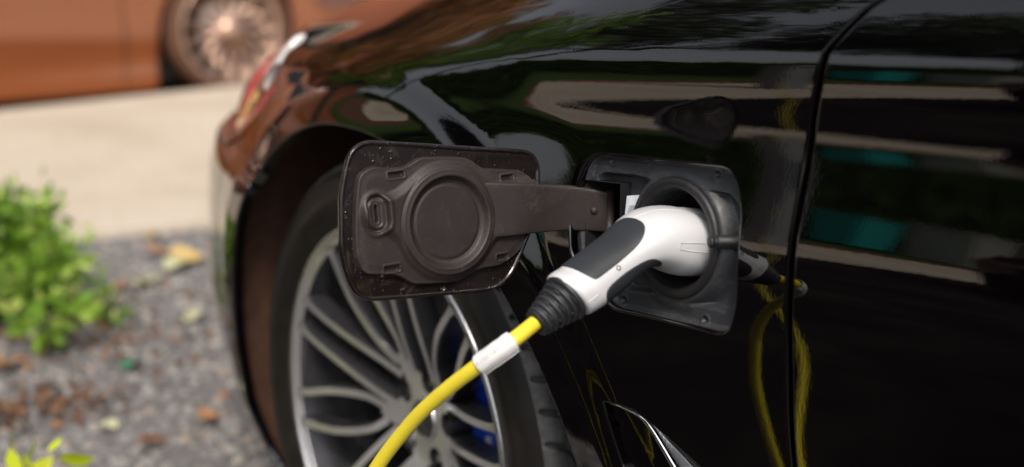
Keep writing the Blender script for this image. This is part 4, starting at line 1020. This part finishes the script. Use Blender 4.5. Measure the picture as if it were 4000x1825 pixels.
# ------------------------------------------------------------------ gravel, litter, plants on the left
_ph = (1+5**.5)/2; ICO = np.array([(-1, _ph, 0), (1, _ph, 0), (-1, -_ph, 0), (1, -_ph, 0), (0, -1, _ph), (0, 1, _ph), (0, -1, -_ph), (0, 1, -_ph), (_ph, 0, -1), (_ph, 0, 1), (-_ph, 0, -1), (-_ph, 0, 1)])/math.sqrt(1+_ph*_ph)
ICF = np.array([(0, 11, 5), (0, 5, 1), (0, 1, 7), (0, 7, 10), (0, 10, 11), (1, 5, 9), (5, 11, 4), (11, 10, 2), (10, 7, 6), (7, 1, 8), (3, 9, 4), (3, 4, 2), (3, 2, 6), (3, 6, 8), (3, 8, 9), (4, 9, 5), (2, 4, 11), (6, 2, 10), (8, 6, 7), (9, 8, 1)])
def stones(name, n, xr, yr, rr, mat, zf=.35):
    c = np.stack([rng.uniform(*xr, n), rng.uniform(*yr, n), np.zeros(n)], 1); r = rng.uniform(0, 1, n)**2.2*(rr[1]-rr[0])+rr[0]
    c[:, 2] = r*zf*.4
    V = ICO[None]*(1+rng.normal(size=(n, 12, 1))*.16)*r[:, None, None]*np.stack([rng.uniform(.8, 1.3, n), rng.uniform(.8, 1.3, n), rng.uniform(.5, .9, n)], 1)[:, None]+c[:, None]
    f = (ICF[None]+np.arange(n)[:, None, None]*12).reshape(-1, 3)
    me = bpy.data.meshes.new(name); me.vertices.add(n*12); me.vertices.foreach_set('co', V.ravel()); me.loops.add(f.size); me.polygons.add(len(f))
    me.polygons.foreach_set('loop_start', np.arange(0, f.size, 3)); me.loops.foreach_set('vertex_index', f.ravel().astype(np.int32)); me.update(calc_edges=True)
    at = me.attributes.new('tone', 'FLOAT', 'POINT'); at.data.foreach_set('value', np.repeat(rng.uniform(0, 1, n), 12).astype(np.float32))
    o = link(name, me, mat, None, smooth=False); o['kind'] = 'stuff'; return o
M['stone'] = leafmat('gravel_stone', [(0, (.14, .137, .142)), (.4, (.20, .193, .197)), (.75, (.27, .26, .257)), (.92, (.40, .37, .34)), (1, (.28, .20, .15))], .8, 0)
g_ = stones('gravel', 24000, (-3.12, -.55), (-.38, 2.0), (.0035, .0145), M['stone']); tag(g_, 'loose grey gravel between the shrub and the black car', 'gravel')
def ground_leaf(px, py, c, size, label, rot=None, z=.018):
    P = on_z(px, py, z); a = rng.uniform(0, 6.28) if rot is None else rot; q = np.linspace(0, 1, 9); w = np.sin(q*math.pi)**.8*.34
    vs = []
    for i, t_ in enumerate(q):
        for s_ in (-1, 0, 1):
            x, y = (t_-.5)*size, s_*w[i]*size; vs.append((x*math.cos(a)-y*math.sin(a), x*math.sin(a)+y*math.cos(a), size*(.10*abs(s_)+.12*math.sin(t_*5+px))*.8+.004))
    key = 'dl_%.2f_%.2f' % (c[0], c[1])
    if key not in M: M[key] = simple('fallen_leaf_'+label.split()[0], c, .6, var=.25, vscale=60)
    o = mesh('fallen_leaf', vs, gridfaces(9, 3), M[key]); o.location = P; tag(o, label, 'leaf', 'fallen leaves on the gravel')
YL = (.56, .40, .15); PL = (.50, .50, .30); GR = (.03, .17, .10); BN = (.17, .07, .035); OR = (.36, .18, .08)
ground_leaf(730, 1010, YL, .13, 'big yellow leaf nearest the pavement edge and the front bumper', .4)
ground_leaf(690, 1040, PL, .10, 'pale yellow leaf overlapping the big yellow leaf', 2.2)
ground_leaf(610, 985, OR, .08, 'orange leaf to the left of the big yellow leaf', 1.0)
ground_leaf(600, 925, YL, .07, 'yellow leaf lying against the pavement edge', .2)
ground_leaf(575, 1105, PL, .09, 'pale leaf right of the shrub, level with its middle', .9)
ground_leaf(752, 1245, PL, .065, 'small pale green leaf beside the bumper', 1.9)
ground_leaf(508, 1430, GR, .06, 'dark green leaf alone on the gravel below the shrub', 2.5)
ground_leaf(812, 1630, OR, .055, 'small orange leaf near the front tyre', .3)
ground_leaf(590, 1735, BN, .06, 'rust brown leaf at the bottom of the gravel', 1.2)
ground_leaf(420, 1672, PL, .05, 'light green leaf left of the rust brown leaf', .5)
ground_leaf(35, 1425, OR, .07, 'orange leaf under the shrub at the left edge', .8)
ground_leaf(300, 1185, BN, .10, 'large brown dry leaf at the right foot of the shrub', 2.0, .05)
ground_leaf(400, 1210, BN, .08, 'smaller brown dry leaf beside the large brown one', .6, .03)
ground_leaf(480, 1120, OR, .06, 'orange brown leaf between shrub and pale leaf', .2)
M['litter'] = leafmat('dry_litter', [(0, (.06, .03, .018)), (.6, (.16, .07, .035)), (1, (.30, .17, .08))], .8, .1)
def litter(name, px, py, sx, sy, n, label):
    c = on_z(px, py, .01); P = c+np.stack([rng.normal(size=n)*sx, rng.normal(size=n)*sy, rng.uniform(.0, .03, n)], 1)
    D = rng.normal(size=(n, 3))*[1, 1, .3]; V, f, t_ = leaves(P, D, rng.uniform(.012, .035, n), rng.uniform(0, 1, n)); o = leafmesh(name, V, f, t_, M['litter'], None); o['kind'] = 'stuff'; tag(o, label, 'leaf litter')
litter('leaf_litter', 180, 1330, .22, .20, 420, 'brown dry leaf litter round the foot of the shrub')
litter('leaf_litter', 200, 1600, .06, .09, 150, 'brown twiggy litter patch on the gravel at lower left')
def plant(name, cpt, rx, ry, rz, n, size, label, mat, stems=14, tlo=0., thi=1.):
    t = thing(name, label, 'plant', (cpt[0], cpt[1], 0))
    mb = MB(); P = []; D = []
    for k in range(stems):
        a = rng.uniform(0, 6.28); rr = math.sqrt(rng.uniform(0, 1)); b = np.array([.25*rx*rr*math.cos(a), .25*ry*rr*math.sin(a), 0]); tp = np.array([rx*rr*math.cos(a), ry*rr*math.sin(a), cpt[2]+rz*math.sqrt(max(0, 1-rr*rr))*rng.uniform(.45, 1.2)])
        c = catmull(np.array([b, (b+tp)/2+[0, 0, .04], tp]), 7); vs, fs = tube(c, np.linspace(.004, .0015, len(c)), 5); mb.add(vs, fs)
        m_ = n//stems
        for i in range(m_):
            u = rng.uniform(.30, 1)**.7; q = c[min(len(c)-1, int(u*(len(c)-1)))]; d = rng.normal(size=3); d[2] += .2; P.append(q+d*.022*rng.uniform(.2, 1.4)); D.append(d)
    mb.build('stem', M['stem'], t)
    P = np.array(P); D = np.array(D); hz = P[:, 2]/max(1e-3, P[:, 2].max())
    V, f, tn = leaves(P, D, size*rng.uniform(.5, 1.25, len(P)), np.clip(tlo+(thi-tlo)*rng.uniform(0, 1, len(P)), 0, 1)); leafmesh('foliage', V, f, tn, mat, t); return t
cS = on_x(-40, 1040, -2.45); plant('shrub', (cS[0], cS[1], .08), .26, .24, cS[2]+.10, 4600, .038, 'bushy bright green shrub growing at the left edge of the gravel', M['leaf_fresh'], 60)
cS2 = on_z(235, 1390, .0); plant('seedling', (cS2[0], cS2[1], .04), .05, .06, .07, 60, .055, 'low green sprig in front of the shrub', M['leaf_fresh'], 7)
cS3 = on_z(400, 1290, .0); plant('seedling', (cS3[0], cS3[1], .03), .04, .05, .05, 36, .04, 'small green sprig right of the shrub, beside the brown leaves', M['leaf_fresh'], 5)
cS4 = at_d(70, 1850, 1.80); plant('leafy_plant', (cS4[0], cS4[1], cS4[2]-.10), .075, .07, .115, 110, .05, 'bright yellow green leafy plant at the bottom left corner', M['leaf_lime'], 16, .3, 1.)
